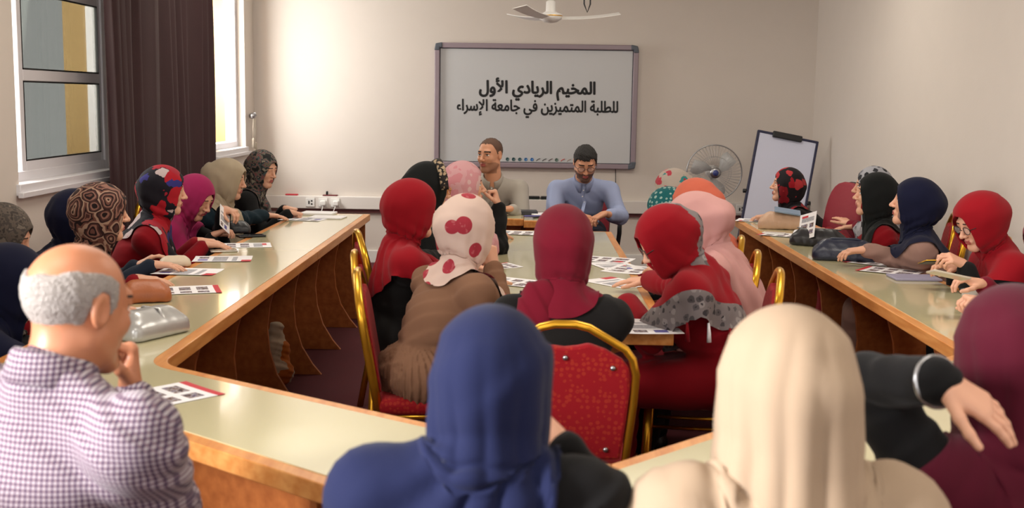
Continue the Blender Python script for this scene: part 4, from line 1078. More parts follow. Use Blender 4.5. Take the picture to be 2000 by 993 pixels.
for s in (-1, 1):
    m.box(T_((s * wB / 2, 0, 0)), (.022, .035, hB + .02), R=Rb, bev=.006); m.box(T_((0, 0, s * hB / 2)), (wB, .035, .022), R=Rb, bev=.006)
m.build('chart_frame', M_NAVYF, t)
MB().box(T_((-.01, -.03, hB / 2 - .005)), (.26, .035, .055), R=Rb, bev=.008).build('paper_clamp', M_BLACK, t)
for s in (-1, 1): MB().lathe([(.0001, -.02), (.018, -.018), (.018, .018), (.0001, .02)], T_((s * (wB / 2 + .02), 0, -.02)), 12, R=rot(y=90)).build('knob', M_BLACK, t)
for (x, y) in ((-.3, -.22), (.25, -.22), (0, .35)):
    e = T_((-.12 if x < 0 else .12 if x > 0 else 0, .03, -.1)); MB().tube([e, (cc.x + x, cc.y + y, .01)], .014, 8).build('leg', M_NAVYF, t)

# ------------------------------------------------------------------ curtain
M_CURT = mat('brown_curtain', S(58, 36, 38), .75, sheen=.06, spec=.3, bump=(180, .15), vary=.15)
b = MB(); n = 240; rows = 14; G = []; r_ = random.Random(8)
y0c, y1c = 6.75, 8.88
ph = [0]
for i in range(n): ph.append(ph[-1] + (2 * pi / n) * 14 * (1 + .55 * sin(i * .055) + .35 * sin(i * .021 + 2)))
for j in range(rows + 1):
    z = .12 + (2.98 - .12) * j / rows; row = []
    for i in range(n + 1):
        q = i / n; am = .05 * (.75 + .25 * sin(i * .13)) * (1 - .25 * j / rows)
        row.append(b.bm.verts.new((XL + .15 + am * (1 - abs(sin(ph[i] / 2)) * 1.7) + .012 * sin(i * .05 + z * 1.3), y0c + (y1c - y0c) * q + .02 * sin(ph[i] + .5) + .01 * sin(z * 2 + i * .2), z)))
    G.append(row)
for A, B in zip(G, G[1:]):
    for i in range(n): f_ = b.bm.faces.new((A[i], A[i + 1], B[i + 1], B[i])); f_.smooth = True
t = thing('curtain', (0, 0, 0), 'dark brown pleated curtain hanging between the two windows', 'curtain')
o = b.build('drape', M_CURT, t); o.modifiers.new('s', 'SOLIDIFY').thickness = .004
MB().tube([(XL + .12, 5.7, 3.02), (XL + .12, 10.8, 3.02)], .014, 10).build('curtain_rail', M_STEEL, t)
# tie-back tassel by the far window
p = at(487, 226, 10.86); px_ = XL + .04
t = thing('curtain_tieback', (px_, 10.72, p[2]), 'ornate pale tieback hook with hanging tassels beside the far window', 'tieback')
MB().lathe([(.001, -.03), (.02, -.026), (.03, 0), (.02, .026), (.001, .03)], n=14, R=rot(y=90)).tube([(.0, 0, .02), (.03, 0, .03), (.035, 0, .0)], .006, 6).build('hook_rosette', M_STEEL, t)
for k in range(3):
    x_ = .012 + .006 * k; yq = (k - 1) * .028; ln = (.2, .3, .24)[k]
    MB().tube([(x_, yq * .3, -.02), (x_, yq, -.1), (x_, yq, -ln)], .004, 6).lathe([(.004, 0), (.012, -.015), (.008, -.03), (.016, -.09), (.001, -.09)], (x_, yq, -ln), 10).build('tassel', mat('tassel_cord', S(206, 196, 180), .8), t)

# ------------------------------------------------------------------ sockets and things on the trunking
def socket(u, v, label):
    p = at(u, v, YB - .065); t = thing('wall_socket', (p[0], YB - .06, .575), label, 'socket')
    MB().box((0, -.005, 0), (.085, .01, .085), bev=.004).build('face_plate', M_WHITE, t)
    MB().box((-.012, -.011, 0), (.012, .004, .03)).box((.014, -.011, .015), (.016, .004, .012)).box((.014, -.011, -.015), (.016, .004, .012)).build('socket_hole', M_BLACK, t)
    return t
def plug(u, label, dx=0):
    p = at(u, 394, YB - .1); t = thing('power_plug', (p[0], YB - .073, .572), label, 'plug')
    MB().box((0, -.022, 0), (.055, .042, .05), bev=.01).build('plug_body', M_WHITE, t)
    MB().tube([(0, -.03, -.02), (dx * .3, -.05, -.07), (dx, -.04, -.16), (dx * 1.4, -.02, -.34)], .004, 6).build('cord', M_WHITE, t)
socket(606, 393, 'white power socket on the trunking, nearest the red chair by the windows'); socket(631, 394, 'white socket with a plug in it, left one of the pair on the trunking'); socket(655, 395, 'white socket with a plug in it, right one of the pair on the trunking')
plug(631, 'white plug on a cord, left of the pair on the trunking', -.03); plug(656, 'white plug on a cord, right of the pair on the trunking', -.06)
socket(1420, 403, 'white power socket on the trunking below the pedestal fan')
socket(1447, 405, 'white power socket half hidden by the flip chart')
p = at(645, 381, YB - .03); t = thing('phone_charger', (p[0], YB - .03, .635), 'small dark red tray with a charger on the trunking ledge', 'charger')
MB().box((0, 0, .006), (.14, .05, .012), bev=.004).build('tray', mat('tray_red', S(110, 40, 44), .5), t); MB().box((-.03, 0, .028), (.02, .02, .035), bev=.004).build('charger_block', M_BLACK, t)
p = at(570, 382, YB - .03); tag(MB().box((p[0], YB - .03, .643), (.12, .04, .014), bev=.005).build('whiteboard_marker', M_PRED), 'red marker lying on the trunking behind the red chair', 'marker')
for u, lab in ((1043, 'flat black eraser on the ledge, nearer the man in the grey shirt'), (1067, 'flat black eraser on the ledge, nearer the man in the blue shirt')):
    p = at(u, 389, YB - .03); t = thing('board_eraser', (p[0], YB - .03, .635), lab, 'eraser', 'board erasers on the trunking')
    MB().box((0, 0, .02), (.105, .05, .022), bev=.006).build('grip', M_BLACK, t); MB().box((0, 0, .005), (.1, .046, .01)).build('felt', mat('felt', S(50, 62, 56), .9), t)

# ------------------------------------------------------------------ people
C_BLACK = cloth('black_cloth', (28, 27, 28)); C_BLACK2 = cloth('black_knit', (34, 32, 31)); C_RED = cloth('red_cloth', (170, 18, 34), .3); C_NAVYH = cloth('navy_scarf', (34, 42, 84), .3, .1)
C_CREAMH = cloth('cream_scarf', (218, 190, 160), .2, .06); C_MAROONH = cloth('maroon_scarf', (104, 22, 46), .35); C_NAVYJ = cloth('navy_jacket', (40, 50, 68)); C_TEAL = cloth('dark_teal_cloth', (36, 58, 70))
C_MAG = cloth('magenta_scarf', (206, 52, 118), .35); C_BEIGEH = cloth('beige_scarf', (226, 206, 176), .3); C_PINKH = cloth('dusty_pink_scarf', (250, 188, 182), .35); C_CORAL = cloth('coral_scarf', (246, 126, 98), .35)
C_MAROON2 = cloth('wine_scarf', (146, 24, 50), .35); C_BROWN = cloth('brown_cloth', (166, 122, 94), .2, .08); C_TAUPE = cloth('taupe_cloth', (192, 152, 138), .2); C_NAVYD = cloth('dark_navy_scarf', (26, 30, 62), .3)
C_REDH = cloth('red_scarf', (186, 18, 36), .35); C_SALMON = cloth('salmon_cloth', (222, 110, 98)); C_COAT = cloth('crimson_coat', (172, 20, 36), .25); C_GREYS = cloth('grey_shirt', (226, 218, 206), .15, .05); C_BLUES = cloth('blue_shirt', (196, 210, 252), .15, .04)
C_JEAN = cloth('dark_jeans', (36, 42, 62), .1); C_GREYTR = cloth('grey_trousers', (70, 70, 74), .1); C_BLACKH = cloth('black_scarf', (30, 32, 32), .3); C_REDD = cloth('dark_red_dress', (112, 18, 30), .2)
P_PAIS = pattern('paisley_scarf', 'paisley', [S(60, 34, 32), S(200, 164, 140), S(128, 82, 70), S(40, 24, 24), S(168, 120, 104), S(92, 56, 50)], 13)
P_FLORD = pattern('dark_floral_scarf', 'camo', [S(40, 38, 40), S(60, 62, 60), S(128, 124, 108), S(150, 96, 96), S(84, 104, 104), S(50, 46, 48), S(170, 160, 142)], 22)
P_BLKRED = pattern('black_red_floral_scarf', 'blobs', [S(28, 22, 28), S(182, 22, 40), S(150, 20, 36), S(30, 24, 30), S(206, 60, 66)], 15, warp=.5, cover=.56)
P_MULTI = pattern('red_white_blue_scarf', 'blobs', [S(26, 22, 34), S(198, 26, 44), S(60, 56, 140), S(226, 206, 206), S(26, 22, 34), S(190, 40, 60)], 11, warp=.7, cover=.6)
P_DOTS = pattern('pink_dotted_scarf', 'dots', [S(252, 222, 206), S(196, 60, 76), S(214, 104, 110)], 11, warp=.75)
P_TEALD = pattern('teal_dotted_scarf', 'dots', [S(18, 106, 110), S(170, 200, 190), S(60, 150, 150)], 42, warp=.25)
P_FLORP = pattern('pink_teal_floral_scarf', 'blobs', [S(206, 190, 176), S(206, 70, 86), S(60, 150, 150), S(222, 110, 110), S(190, 60, 74)], 17, warp=.7)
P_PINKW = pattern('pale_pink_scarf', 'camo', [S(246, 164, 172), S(250, 190, 194), S(244, 174, 180), S(252, 210, 208)], 9)
P_REDGREY = pattern('red_grey_scarf', 'blobs', [S(150, 140, 140), S(96, 90, 92), S(178, 170, 168), S(110, 104, 106), S(70, 66, 70)], 32, warp=.6)
P_GREYB = pattern('grey_brown_scarf', 'camo', [S(70, 62, 56), S(110, 98, 88), S(84, 76, 70), S(134, 122, 110)], 34)
P_BW = pattern('black_white_scarf', 'blobs', [S(196, 196, 204), S(60, 60, 66), S(150, 150, 160), S(40, 40, 46)], 24, warp=.6)
P_CHECK = pattern('checked_shirt', 'check', [S(214, 204, 210), S(140, 116, 138), S(150, 120, 136), S(84, 66, 96)], 108, sheen=.1)
M_HAIRB = mat('black_hair', S(22, 18, 17), .7, bump=(300, .5)); M_HAIRS = mat('shaved_hair', S(86, 64, 52), .7, bump=(500, .4), alpha=.75)
M_HAIRG = mat('grey_hair', S(168, 160, 154), .75, bump=(220, .9), vary=.35); M_RIM = mat('dark_spectacle_rim', S(30, 18, 20), .3)

t9 = lambda u, v, z=.79: tab(u, v, z)
# ---- along the window wall, far to near
person('young woman in dark floral headscarf nearest the board on the window side', at(513, 330, 7.95), -14, 5,
       {1: dict(w=t9(566, 415, .79), dir=(.8, .5, -.2), pose='fist'), -1: dict(w=t9(556, 407, .8), dir=(.9, -.2, -.1), pose='fist')}, ('dress', C_BLACK), hyaw=-22, hpitch=14,
       hijab=(P_FLORD, dict(cape=.02, front=.12, side=-.03, tails=[((.05, .12, -.05), (.04, .15, -.26), .05, .045)])), fine=1.1)
person('woman in beige headscarf and dark teal jacket resting one arm on the window-side table', at(447, 350, 7.25), -10, 0,
       {1: dict(w=t9(535, 420, .79), dir=(.9, .35, -.1), pose='flat'), -1: dict(w=t9(470, 440, .72))}, ('jacket', C_TEAL), hyaw=0, hpitch=10, hijab=(C_BEIGEH, dict(cape=.03, front=.14, side=-.03, bun=.045, bunz=.02, big=.012, rear=.03)), fine=1.1)
person('woman in magenta headscarf and black top looking down at a white sheet in her hands', at(383, 385, 6.62), -10, 2,
       {1: dict(w=at(415, 460, 6.62), dir=(.75, .2, .3), pose='hold'), -1: dict(w=at(436, 408, 6.7), dir=(.85, -.3, -.2), pose='hold')}, ('dress', C_BLACK), hyaw=-18, hpitch=30, hijab=(C_MAG, dict(cape=.13, front=.15)), fine=1.1)
person('woman in black headscarf with red and blue flowers and a red jacket', at(322, 372, 5.95), 5, 12,
       {1: dict(w=t9(398, 478, .785), dir=(.95, .25, -.08), pose='flat'), -1: dict(w=t9(388, 471, .785), dir=(.9, .1, -.05), pose='flat')}, ('jacket', C_RED), hyaw=14, hpitch=6, hijab=(P_MULTI, dict(cape=.07, front=.1, side=-.04, big=.006)), fine=1.0)
person('woman in navy headscarf and navy zipped jacket half hidden behind the paisley headscarf', at(152, 425, 5.2), 5, 8,
       {1: dict(w=t9(298, 517, .785), dir=(.95, .2, -.08), pose='flat'), -1: dict(w=t9(270, 520, .74))}, ('jacket', C_NAVYJ), hyaw=10, hpitch=5, hijab=(C_NAVYD, dict(cape=.16, big=.008, rear=.04)), fine=1.1)
person('woman in brown paisley headscarf and red sleeves beyond the bald man', at(200, 415, 4.95), 12, 14,
       {1: dict(w=t9(268, 545, .785), dir=(.9, .3, -.1), pose='flat'), -1: dict(w=t9(250, 560, .7))}, ('dress', C_RED), hyaw=24, hpitch=4, hijab=(P_PAIS, dict(cape=.15, front=.1, big=.01)), fine=1.0)
person('woman in navy headscarf and dark red top beside the bald man', at(25, 545, 4.1), 12, 20,
       {1: dict(w=t9(200, 640, .74)), -1: dict(w=None)}, ('dress', C_REDD), hyaw=28, hpitch=6, hijab=(C_NAVYD, dict(cape=.1, big=.012)), fine=1.0)
person('woman in grey-brown mottled headscarf low against the window wall', at(8, 462, 4.5), 5, 5, {}, ('dress', C_BLACK), hyaw=10, hpitch=22, hijab=(P_GREYB, dict(cape=.15)), fine=1.2)

# ---- the middle table, window side
person('woman in pale pink headscarf and black sleeves with her hand to her mouth', at(908, 362, 6.15), 10, 12,
       {1: dict(w=at(973, 402, 6.25), dir=(-.25, .1, .95), up=(.9, .1, .3), pose='fist', pole=(.6, .1, -1)), -1: dict(w=t9(985, 455, .78))}, ('dress', C_BLACK), hyaw=8, hpitch=0, hijab=(P_PINKW, dict(cape=.14, front=.12, bun=.03)), fine=1.0)
person('woman in black headscarf with a beige lace band, mostly behind the red headscarf', at(838, 368, 5.65), 15, 15, {}, ('dress', C_BLACK), hyaw=20, hpitch=8, glasses=M_GOLD,
       hijab=(C_BLACKH, dict(cape=.15)), under=None, fine=1.1)
person('woman in plain red headscarf over salmon underscarf and a black dress', at(806, 408, 4.95), 15, 15,
       {1: dict(w=t9(935, 520, .785), dir=(.95, .3, -.05), pose='flat'), -1: dict(w=t9(925, 500, .785), pose='flat')}, ('dress', C_BLACK2), hyaw=22, hpitch=4, lean=(.13, .0), hijab=(C_REDH, dict(cape=.1, rear=-.01, front=.14, side=-.02, big=.008, oz=-.018)), under=C_SALMON, fine=.95)
person('woman in pink dotted headscarf and brown pleated dress leaning on the middle table', at(914, 445, 4.4), 35, 38,
       {1: dict(w=at(962, 522, 4.62), dir=(-.15, .15, 1), up=(.7, -.5, .2), pose='fist', pole=(.5, .3, -1), r0=.07), -1: dict(w=t9(985, 540, .785), pose='flat')}, ('dress', C_BROWN), hyaw=48, hpitch=6,
       hijab=(P_DOTS, dict(cape=.015, front=.22, rear=-.01, side=-.05, bun=.03, big=.004)), fine=.85, extra=dict(pleat=.66))
# ---- near end and the other side of the middle table
person('woman in wine red headscarf with her back to us at the middle table end', at(1100, 478, 3.72), 90, 90,
       {1: dict(w=t9(1165, 560, .785), dir=(-.2, .95, -.1), pose='flat'), -1: dict(w=t9(1050, 560, .785), dir=(.2, .95, -.1), pose='flat')}, ('dress', C_BLACK2), hyaw=88, hpitch=10,
       hijab=(C_MAROON2, dict(cape=.0, rear=-.06, front=.12, bun=.025, nape=.05, bunz=.0, big=.0, fold=.008, tails=[((-.07, -.05, -.0), (-.15, -.085, -.22), .06, .055, .55), ((-.08, .0, -.02), (-.19, .0, -.16), .07, .055, .7), ((.05, .0, -.01), (.17, .0, -.07), .06, .05, .7)])), fine=.8)
person('woman in red and grey patterned headscarf, dark glasses and crimson coat bending over papers', at(1300, 468, 4.3), 165, 160,
       {1: dict(w=t9(1225, 545, .785), dir=(-.9, .3, -.1), pose='flat'), -1: dict(w=t9(1222, 590, .785), dir=(-.9, .35, -.1), pose='flat', pole=(.2, -.8, -.8), r0=.075, r2=.05)}, ('coat', C_COAT), hyaw=188, hpitch=34, htilt=0,
       hijab=(C_REDH, dict(cape=.1, rear=.03, big=.006, bun=.03, border=P_REDGREY)), glasses=M_RIM, fine=.8)
person('woman in dusty pink headscarf and black top, head bent over the middle table', at(1352, 436, 4.95), 160, 158,
       {-1: dict(w=t9(1240, 520, .785), pose='flat'), 1: dict(w=t9(1255, 505, .785), pose='flat')}, ('dress', C_BLACK), hyaw=158, hpitch=28, hijab=(C_PINKH, dict(cape=.2, rear=.14, big=.012, bun=.05, bunz=-.02)), fine=.9)
person('woman in coral headscarf behind the dusty pink one', at(1356, 402, 5.55), 160, 160, {-1: dict(w=t9(1260, 485, .785))}, ('dress', C_CORAL), hyaw=160, hpitch=18, hijab=(C_CORAL, dict(cape=.16, bun=.03)), fine=1.1)
person('woman in teal headscarf with pale dots, bending forward', at(1303, 414, 6.1), 165, 165, {}, ('dress', C_BLACK), hyaw=165, hpitch=26, hijab=(P_TEALD, dict(cape=.14)), fine=1.1)
person('woman in pink and teal floral headscarf in front of the pedestal fan', at(1313, 374, 6.65), 165, 165, {}, ('dress', C_RED), hyaw=165, hpitch=18, hijab=(P_FLORP, dict(cape=.14)), fine=1.1)

# ---- the two men at the head of the room
person('balding man in grey shirt seated before the board', at(957, 303, 8.5), -95, -92,
       {1: dict(w=(-.42, 8.22, .8), dir=(.6, -.5, -.1), pose='relax'), -1: dict(w=(-.12, 8.2, .8), dir=(-.7, -.4, -.05), pose='flat')}, ('shirt', C_GREYS), hyaw=-122, hpitch=2, male=True, skin=M_SKINM, beard=True,
       lower=('trousers', C_GREYTR), stubble=mat('light_stubble', S(160, 114, 90), .8), hair=hair_cap(M_HAIRS, .0078, .085, back=-.05, temple=.01), sleeve=(.07, .058, .046), trunk=.49, scale=1.06, hipz=.56)
person('man with black hair, glasses and light blue shirt looking down, seated before the board', at(1143, 318, 8.55), -88, -92,
       {1: dict(w=at(1128, 420, 8.28), dir=(.8, -.4, -.15), pose='relax', pole=(-.8, .4, -.7)), -1: dict(w=at(1180, 418, 8.25), dir=(-.75, -.4, -.35), pose='relax', bare=.35, pole=(.9, .5, -.7))}, ('shirt', C_BLUES), hyaw=-88, hpitch=28, male=True, skin=M_SKINM, beard=True,
       glasses=M_RIM, lower=('trousers', C_JEAN, .1, .088, .075), stubble=mat('short_beard', S(96, 68, 56), .8), hair=hair_cap(M_HAIRB, .013, .062, back=-.05, temple=-.005), sleeve=(.072, .06, .05), trunk=.49, scale=1.06, hipz=.55, sh=.2,
       legs={-1: ((.5, 8.1, .57), (.62, 8.15, .08)), 1: ((.33, 8.12, .54), (.4, 8.0, .08))})

# ---- along the right wall, far to near
person('woman in black headscarf with red roses in front of the flip chart', at(1536, 362, 8.35), 172, 176,
       {1: dict(w=at(1520, 424, 8.1), dir=(-.9, -.3, -.1), pose='relax'), -1: dict(w=at(1500, 423, 8.05), dir=(-.8, .3, -.1))}, ('dress', C_BLACK), hyaw=172, hpitch=-4, hijab=(P_BLKRED, dict(cape=.02, front=.14, side=-.03)), fine=1.0)
person('woman in black and white headscarf and maroon sleeves hidden behind the black headscarf', at(1702, 366, 7.1), 170, 165,
       {-1: dict(w=t9(1668, 443, .785), dir=(-.95, .2, -.1), pose='flat'), 1: dict(w=t9(1660, 438, .785), pose='flat')}, ('dress', C_MAROON2), hyaw=165, hpitch=0, hijab=(P_BW, dict(cape=.13)), fine=1.1)
person('woman in black headscarf over red underscarf and a red jacket by the right wall', at(1708, 381, 6.55), 165, 165,
       {-1: dict(w=t9(1640, 466, .79), dir=(-.95, .1, -.05), pose='relax'), 1: dict(w=t9(1612, 452, .8), dir=(-.9, .2, .1), pose='hold')}, ('jacket', C_RED), hyaw=165, hpitch=-4, hijab=(C_BLACKH, dict(cape=.04, front=.26, side=-.06, big=.004)), under=C_RED, fine=1.0)
person('woman in navy headscarf and taupe jacket with her hand on the navy handbag', at(1785, 396, 5.85), 165, 165,
       {-1: dict(w=tab(1690, 488, .84), el=tab(1752, 505, .80), dir=(-.95, .1, -.12), pose='relax'), 1: dict(w=None)}, ('jacket', C_TAUPE), hyaw=163, hpitch=-6, hijab=(C_NAVYD, dict(cape=.02, rear=.14, front=.0, side=-.05, big=.008, bun=.035)), under=C_TAUPE, fine=.95)
person('woman in bright red headscarf, glasses and black dress looking down at her phone', at(1912, 432, 5.2), 190, 180,
       {-1: dict(w=at(1885, 518, 5.1), dir=(-.8, -.1, .35), up=(0, -.5, 1), pose='hold'), 1: dict(w=at(1868, 525, 5.3), dir=(-.9, .0, .2), pose='hold')}, ('dress', C_BLACK), hyaw=196, hpitch=26, hijab=(C_REDH, dict(cape=.07, rear=.1, front=.06, side=-.02, big=.012, bun=.03)), glasses=M_RIM, fine=.95)
person('woman at the right picture edge, only her hands with a clear phone showing', at(2052, 470, 4.62), 180, 178,
       {-1: dict(w=at(1925, 590, 4.3), dir=(-.8, .1, .1), pose='grip'), 1: dict(w=at(1918, 555, 4.6), dir=(-.85, .05, .2), pose='hold')}, ('dress', C_MAROON2), hyaw=185, hpitch=24, hijab=(C_MAROON2, dict(cape=.15)), fine=1.1)

# ---- nearest row, backs to us
def comb(root, Hs, HR, hd, seed): hair_cap(M_HAIRG, .0045, None, back=-.085, temple=-.03, rough=.0008, top=False)(root, Hs, HR, hd, seed)
person('bald elderly man with grey fringe and a checked shirt, chin resting on his fist', at(154, 600, 2.05), 55, 62,
       {1: dict(w=at(256, 768, 2.24), dir=(-.12, .2, .95), up=(.8, .5, -.1), pose='fist', pole=(.35, -.2, -1)), -1: dict(w=None)}, ('shirt', P_CHECK), hyaw=58, hpitch=10, male=True, skin=M_SKINO,
       lower=('trousers', C_GREYTR), hair=comb, sleeve=(.082, .07, .052), scale=1.0, necklen=.125, trunk=.47, fine=.7, sh=.2, hipz=.55)
person('woman in deep blue headscarf and black dress seen from behind, cheek on her hand', at(956, 758, 1.76), 90, 90,
       {1: dict(w=at(1088, 872, 1.9), dir=(-.75, .25, .6), up=(.4, -.8, .5), pose='fist', pole=(.7, .2, -1), r2=.04), -1: dict(w=None)}, ('dress', C_BLACK), hyaw=92, hpitch=10, htilt=4, necklen=.1,
       hijab=(C_NAVYH, dict(cape=.12, rear=.0, front=.1, big=-.002, bun=.015, bunz=.01, skew=-1.4, nape=.035, neck=.074, slack=1.12, vslack=1.06)), fine=.7)
person('woman in sheer cream headscarf and black dress seen from behind', at(1532, 762, 1.72), 95, 92, {}, ('dress', C_BLACK), hyaw=96, hpitch=6, necklen=.12,
       hijab=(C_CREAMH, dict(cape=.2, rear=.04, front=.1, big=.004, bun=.03, bunz=-.0, fold=.013, flare=.3, neck=.13, vslack=1.12)), fine=.7)
sl = at(1860, 900, 2.12)
person('woman in maroon headscarf at the right edge with her arm hanging over a chair back', at(1975, 690, 2.15), 80, 95,
       {-1: dict(w=at(1842, 746, 1.92), el=at(1700, 752, 2.1), dir=(.82, -.2, -.5), up=(.42, -.5, .75), pose='droop', r0=.07, r1=.06, r2=.046), 1: dict(w=None)}, ('dress', C_BLACK), hyaw=80, hpitch=10,
       hijab=(C_MAROONH, dict(cape=.2, rear=.2, front=.1, big=.006, bun=.03, flare=.14, neck=.12)), fine=.75)

def band(who, name, pts, r, m, fr='T', flat=.35):
    n_ = len(pts); r = [r * min(1, .15 + 2.2 * min(i, n_ - 1 - i) / (n_ - 1)) for i in range(n_)] if name == 'scarf_border' else r
    p = BUILT[who]; f_ = p[fr]; o = MB().tube([Vector(f_(q) - p['O']) for q in pts], r, 10, flat=flat).build(name, m, p['root']); return o
P_LACE = pattern('beige_lace', 'blobs', [S(40, 36, 34), S(206, 184, 150), S(196, 170, 136), S(60, 50, 44)], 60, warp=.6, cover=.5)
band('woman in black headscarf with a beige lace band, mostly behind the red headscarf', 'lace_band', [(.112 * cos(a), .045 - .03 * sin(a), .02 + .122 * sin(a)) for a in np.linspace(-.1, pi + .1, 22)], .02, P_LACE, 'Hs', .25)
w5 = 'woman in red and grey patterned headscarf, dark glasses and crimson coat bending over papers'
p = BUILT[w5]; hem = p['hem']; nH = len(hem)
for q_ in range(9):
    e = Vector(hem[int(nH * (.2 + .065 * q_))]); MB().tube([e + Vector((0, 0, .004)), e + Vector((.002, -.006, -.03)), e + Vector((.003, -.008, -.065))], [.004, .007, .009], 7).build('tassel', M_PAPER if q_ % 2 else C_COAT, p['root'])
for who in ('balding man in grey shirt seated before the board', 'man with black hair, glasses and light blue shirt looking down, seated before the board'):
    p = BUILT[who]; so = [c for c in p['root'].children if c.name.startswith('shirt')][0]; co = np.empty(len(so.data.vertices) * 3); so.data.vertices.foreach_get('co', co); co = co.reshape(-1, 3)
    pts = []
    for z_ in np.linspace(-.05, -.36, 12):
        q0 = p['T'](np.array([0, 0, z_])) - p['O']; m_ = (np.abs((co - q0) @ p['r']) < .02) & (np.abs(co[:, 2] - q0[2]) < .012)
        if m_.any(): pts.append(co[m_][np.argmax(co[m_] @ p['f'])])
    pts = np.array(pts); pts[1:-1] = (pts[:-2] + pts[1:-1] + pts[2:]) / 3
    MB().tube([Vector(q_) for q_ in pts], .014, 10, flat=.22).build('button_placket', so.data.materials[0], p['root'])
    for q_ in pts[1::2]: MB().lathe([(.0001, .002), (.0055, .0015), (.0055, -.004)], Vector(q_ + p['f'] * .004), 12, R=Vector(p['f']).to_track_quat('Z', 'Y').to_matrix()).build('shirt_button', M_WHITE, p['root'])
p = BUILT['woman in maroon headscarf at the right edge with her arm hanging over a chair back']; S0, el, wr, *_ = p['J'][-1]; ax = Vector(_n(wr - el)); e1 = ax.orthogonal().normalized(); e2 = ax.cross(e1); c_ = Vector(wr) - ax * .016
MB().tube([c_ + (e1 * cos(a) + e2 * sin(a)) * .043 for a in np.linspace(0, 2 * pi, 30, endpoint=False)], .0045, 8, closed=True).build('bracelet', M_STEEL, p['root'])
# ------------------------------------------------------------------ chairs under them
for who, lab in (('young woman in dark floral headscarf nearest the board on the window side', 'red and gold banquet chair under the young woman in the dark floral headscarf'),
                 ('woman in beige headscarf and dark teal jacket resting one arm on the window-side table', 'red and gold banquet chair under the woman in the beige headscarf'),
                 ('woman in magenta headscarf and black top looking down at a white sheet in her hands', 'red and gold banquet chair under the woman in the magenta headscarf'),
                 ('woman in black headscarf with red and blue flowers and a red jacket', 'red and gold banquet chair under the woman in the red jacket by the windows'),
                 ('woman in navy headscarf and navy zipped jacket half hidden behind the paisley headscarf', 'red and gold banquet chair under the woman in the navy zipped jacket'),
                 ('woman in brown paisley headscarf and red sleeves beyond the bald man', 'red and gold banquet chair under the woman in the paisley headscarf'),
                 ('woman in navy headscarf and dark red top beside the bald man', 'red and gold banquet chair under the woman in navy beside the bald man'),
                 ('woman in grey-brown mottled headscarf low against the window wall', 'red and gold banquet chair under the woman in the mottled headscarf'),
                 ('woman in pale pink headscarf and black sleeves with her hand to her mouth', 'red and gold banquet chair under the woman in the pale pink headscarf'),
                 ('woman in black headscarf with a beige lace band, mostly behind the red headscarf', 'red and gold banquet chair under the woman with the lace band'),
                 ('woman in plain red headscarf over salmon underscarf and a black dress', 'red and gold banquet chair under the woman in the plain red headscarf'),
                 ('woman in pink dotted headscarf and brown pleated dress leaning on the middle table', 'red and gold banquet chair behind the woman in the brown dress'),
                 ('woman in wine red headscarf with her back to us at the middle table end', 'big red and gold banquet chair seen from behind at the end of the middle table'),
                 ('woman in red and grey patterned headscarf, dark glasses and crimson coat bending over papers', 'red and gold banquet chair under the woman in the crimson coat'),
                 ('woman in dusty pink headscarf and black top, head bent over the middle table', 'red and gold banquet chair under the woman in the dusty pink headscarf'),
                 ('woman in coral headscarf behind the dusty pink one', 'red and gold banquet chair under the woman in the coral headscarf'),
                 ('woman in teal headscarf with pale dots, bending forward', 'red and gold banquet chair under the woman in the teal dotted headscarf'),
                 ('woman in pink and teal floral headscarf in front of the pedestal fan', 'red and gold banquet chair under the woman in the pink floral headscarf'),
                 ('balding man in grey shirt seated before the board', 'red and gold banquet chair under the man in the grey shirt'),
                 ('woman in black headscarf with red roses in front of the flip chart', 'red and gold banquet chair under the woman in front of the flip chart'),
                 ('woman in black and white headscarf and maroon sleeves hidden behind the black headscarf', 'red and gold banquet chair under the woman in maroon sleeves'),
                 ('woman in black headscarf over red underscarf and a red jacket by the right wall', 'red and gold banquet chair under the woman in the black headscarf and red jacket'),
                 ('woman in navy headscarf and taupe jacket with her hand on the navy handbag', 'red and gold banquet chair under the woman in the taupe jacket'),
                 ('woman in bright red headscarf, glasses and black dress looking down at her phone', 'red and gold banquet chair under the woman in the bright red headscarf'),
                 ('woman at the right picture edge, only her hands with a clear phone showing', 'red and gold banquet chair under the woman at the right picture edge'),
                 ('bald elderly man with grey fringe and a checked shirt, chin resting on his fist', 'red and gold banquet chair under the bald man in the checked shirt'),
                 ('woman in deep blue headscarf and black dress seen from behind, cheek on her hand', 'red and gold banquet chair under the woman in the deep blue headscarf'),
                 ('woman in sheer cream headscarf and black dress seen from behind', 'red and gold banquet chair under the woman in the cream headscarf'),
                 ('woman in maroon headscarf at the right edge with her arm hanging over a chair back', 'red and gold banquet chair under the woman in the maroon headscarf')):
    chair_for(who, lab) if 'brown dress' not in lab and 'plain red' not in lab and 'crimson' not in lab and not any(w in lab for w in ('dusty pink', 'coral', 'teal', 'pink floral')) else None
for x, y, a_, lab in ((-.35, 4.3, 6, 'red and gold banquet chair behind the woman in the brown dress'), (-.44, 4.82, 6, 'red and gold banquet chair behind the woman in the plain red headscarf'),
    (.7, 4.5, 172, 'red and gold banquet chair behind the woman in the crimson coat'), (.72, 5.05, 172, 'red and gold banquet chair behind the woman in the dusty pink headscarf'),
    (.75, 5.6, 172, 'red and gold banquet chair under the woman in the coral headscarf'), (.73, 6.15, 172, 'red and gold banquet chair under the woman in the teal dotted headscarf'), (.78, 6.7, 172, 'red and gold banquet chair under the woman in the pink floral headscarf')): chair(x, y, a_, lab)
p = BUILT['man with black hair, glasses and light blue shirt looking down, seated before the board']
office_chair(p['Hc'][0], p['Hc'][1] - .04, -92, 'office chair with black armrests under the man in the blue shirt', drop=.13)
office_chair(1.95, 7.86, 197, 'empty maroon office chair with rounded back by the right wall', arms=False)

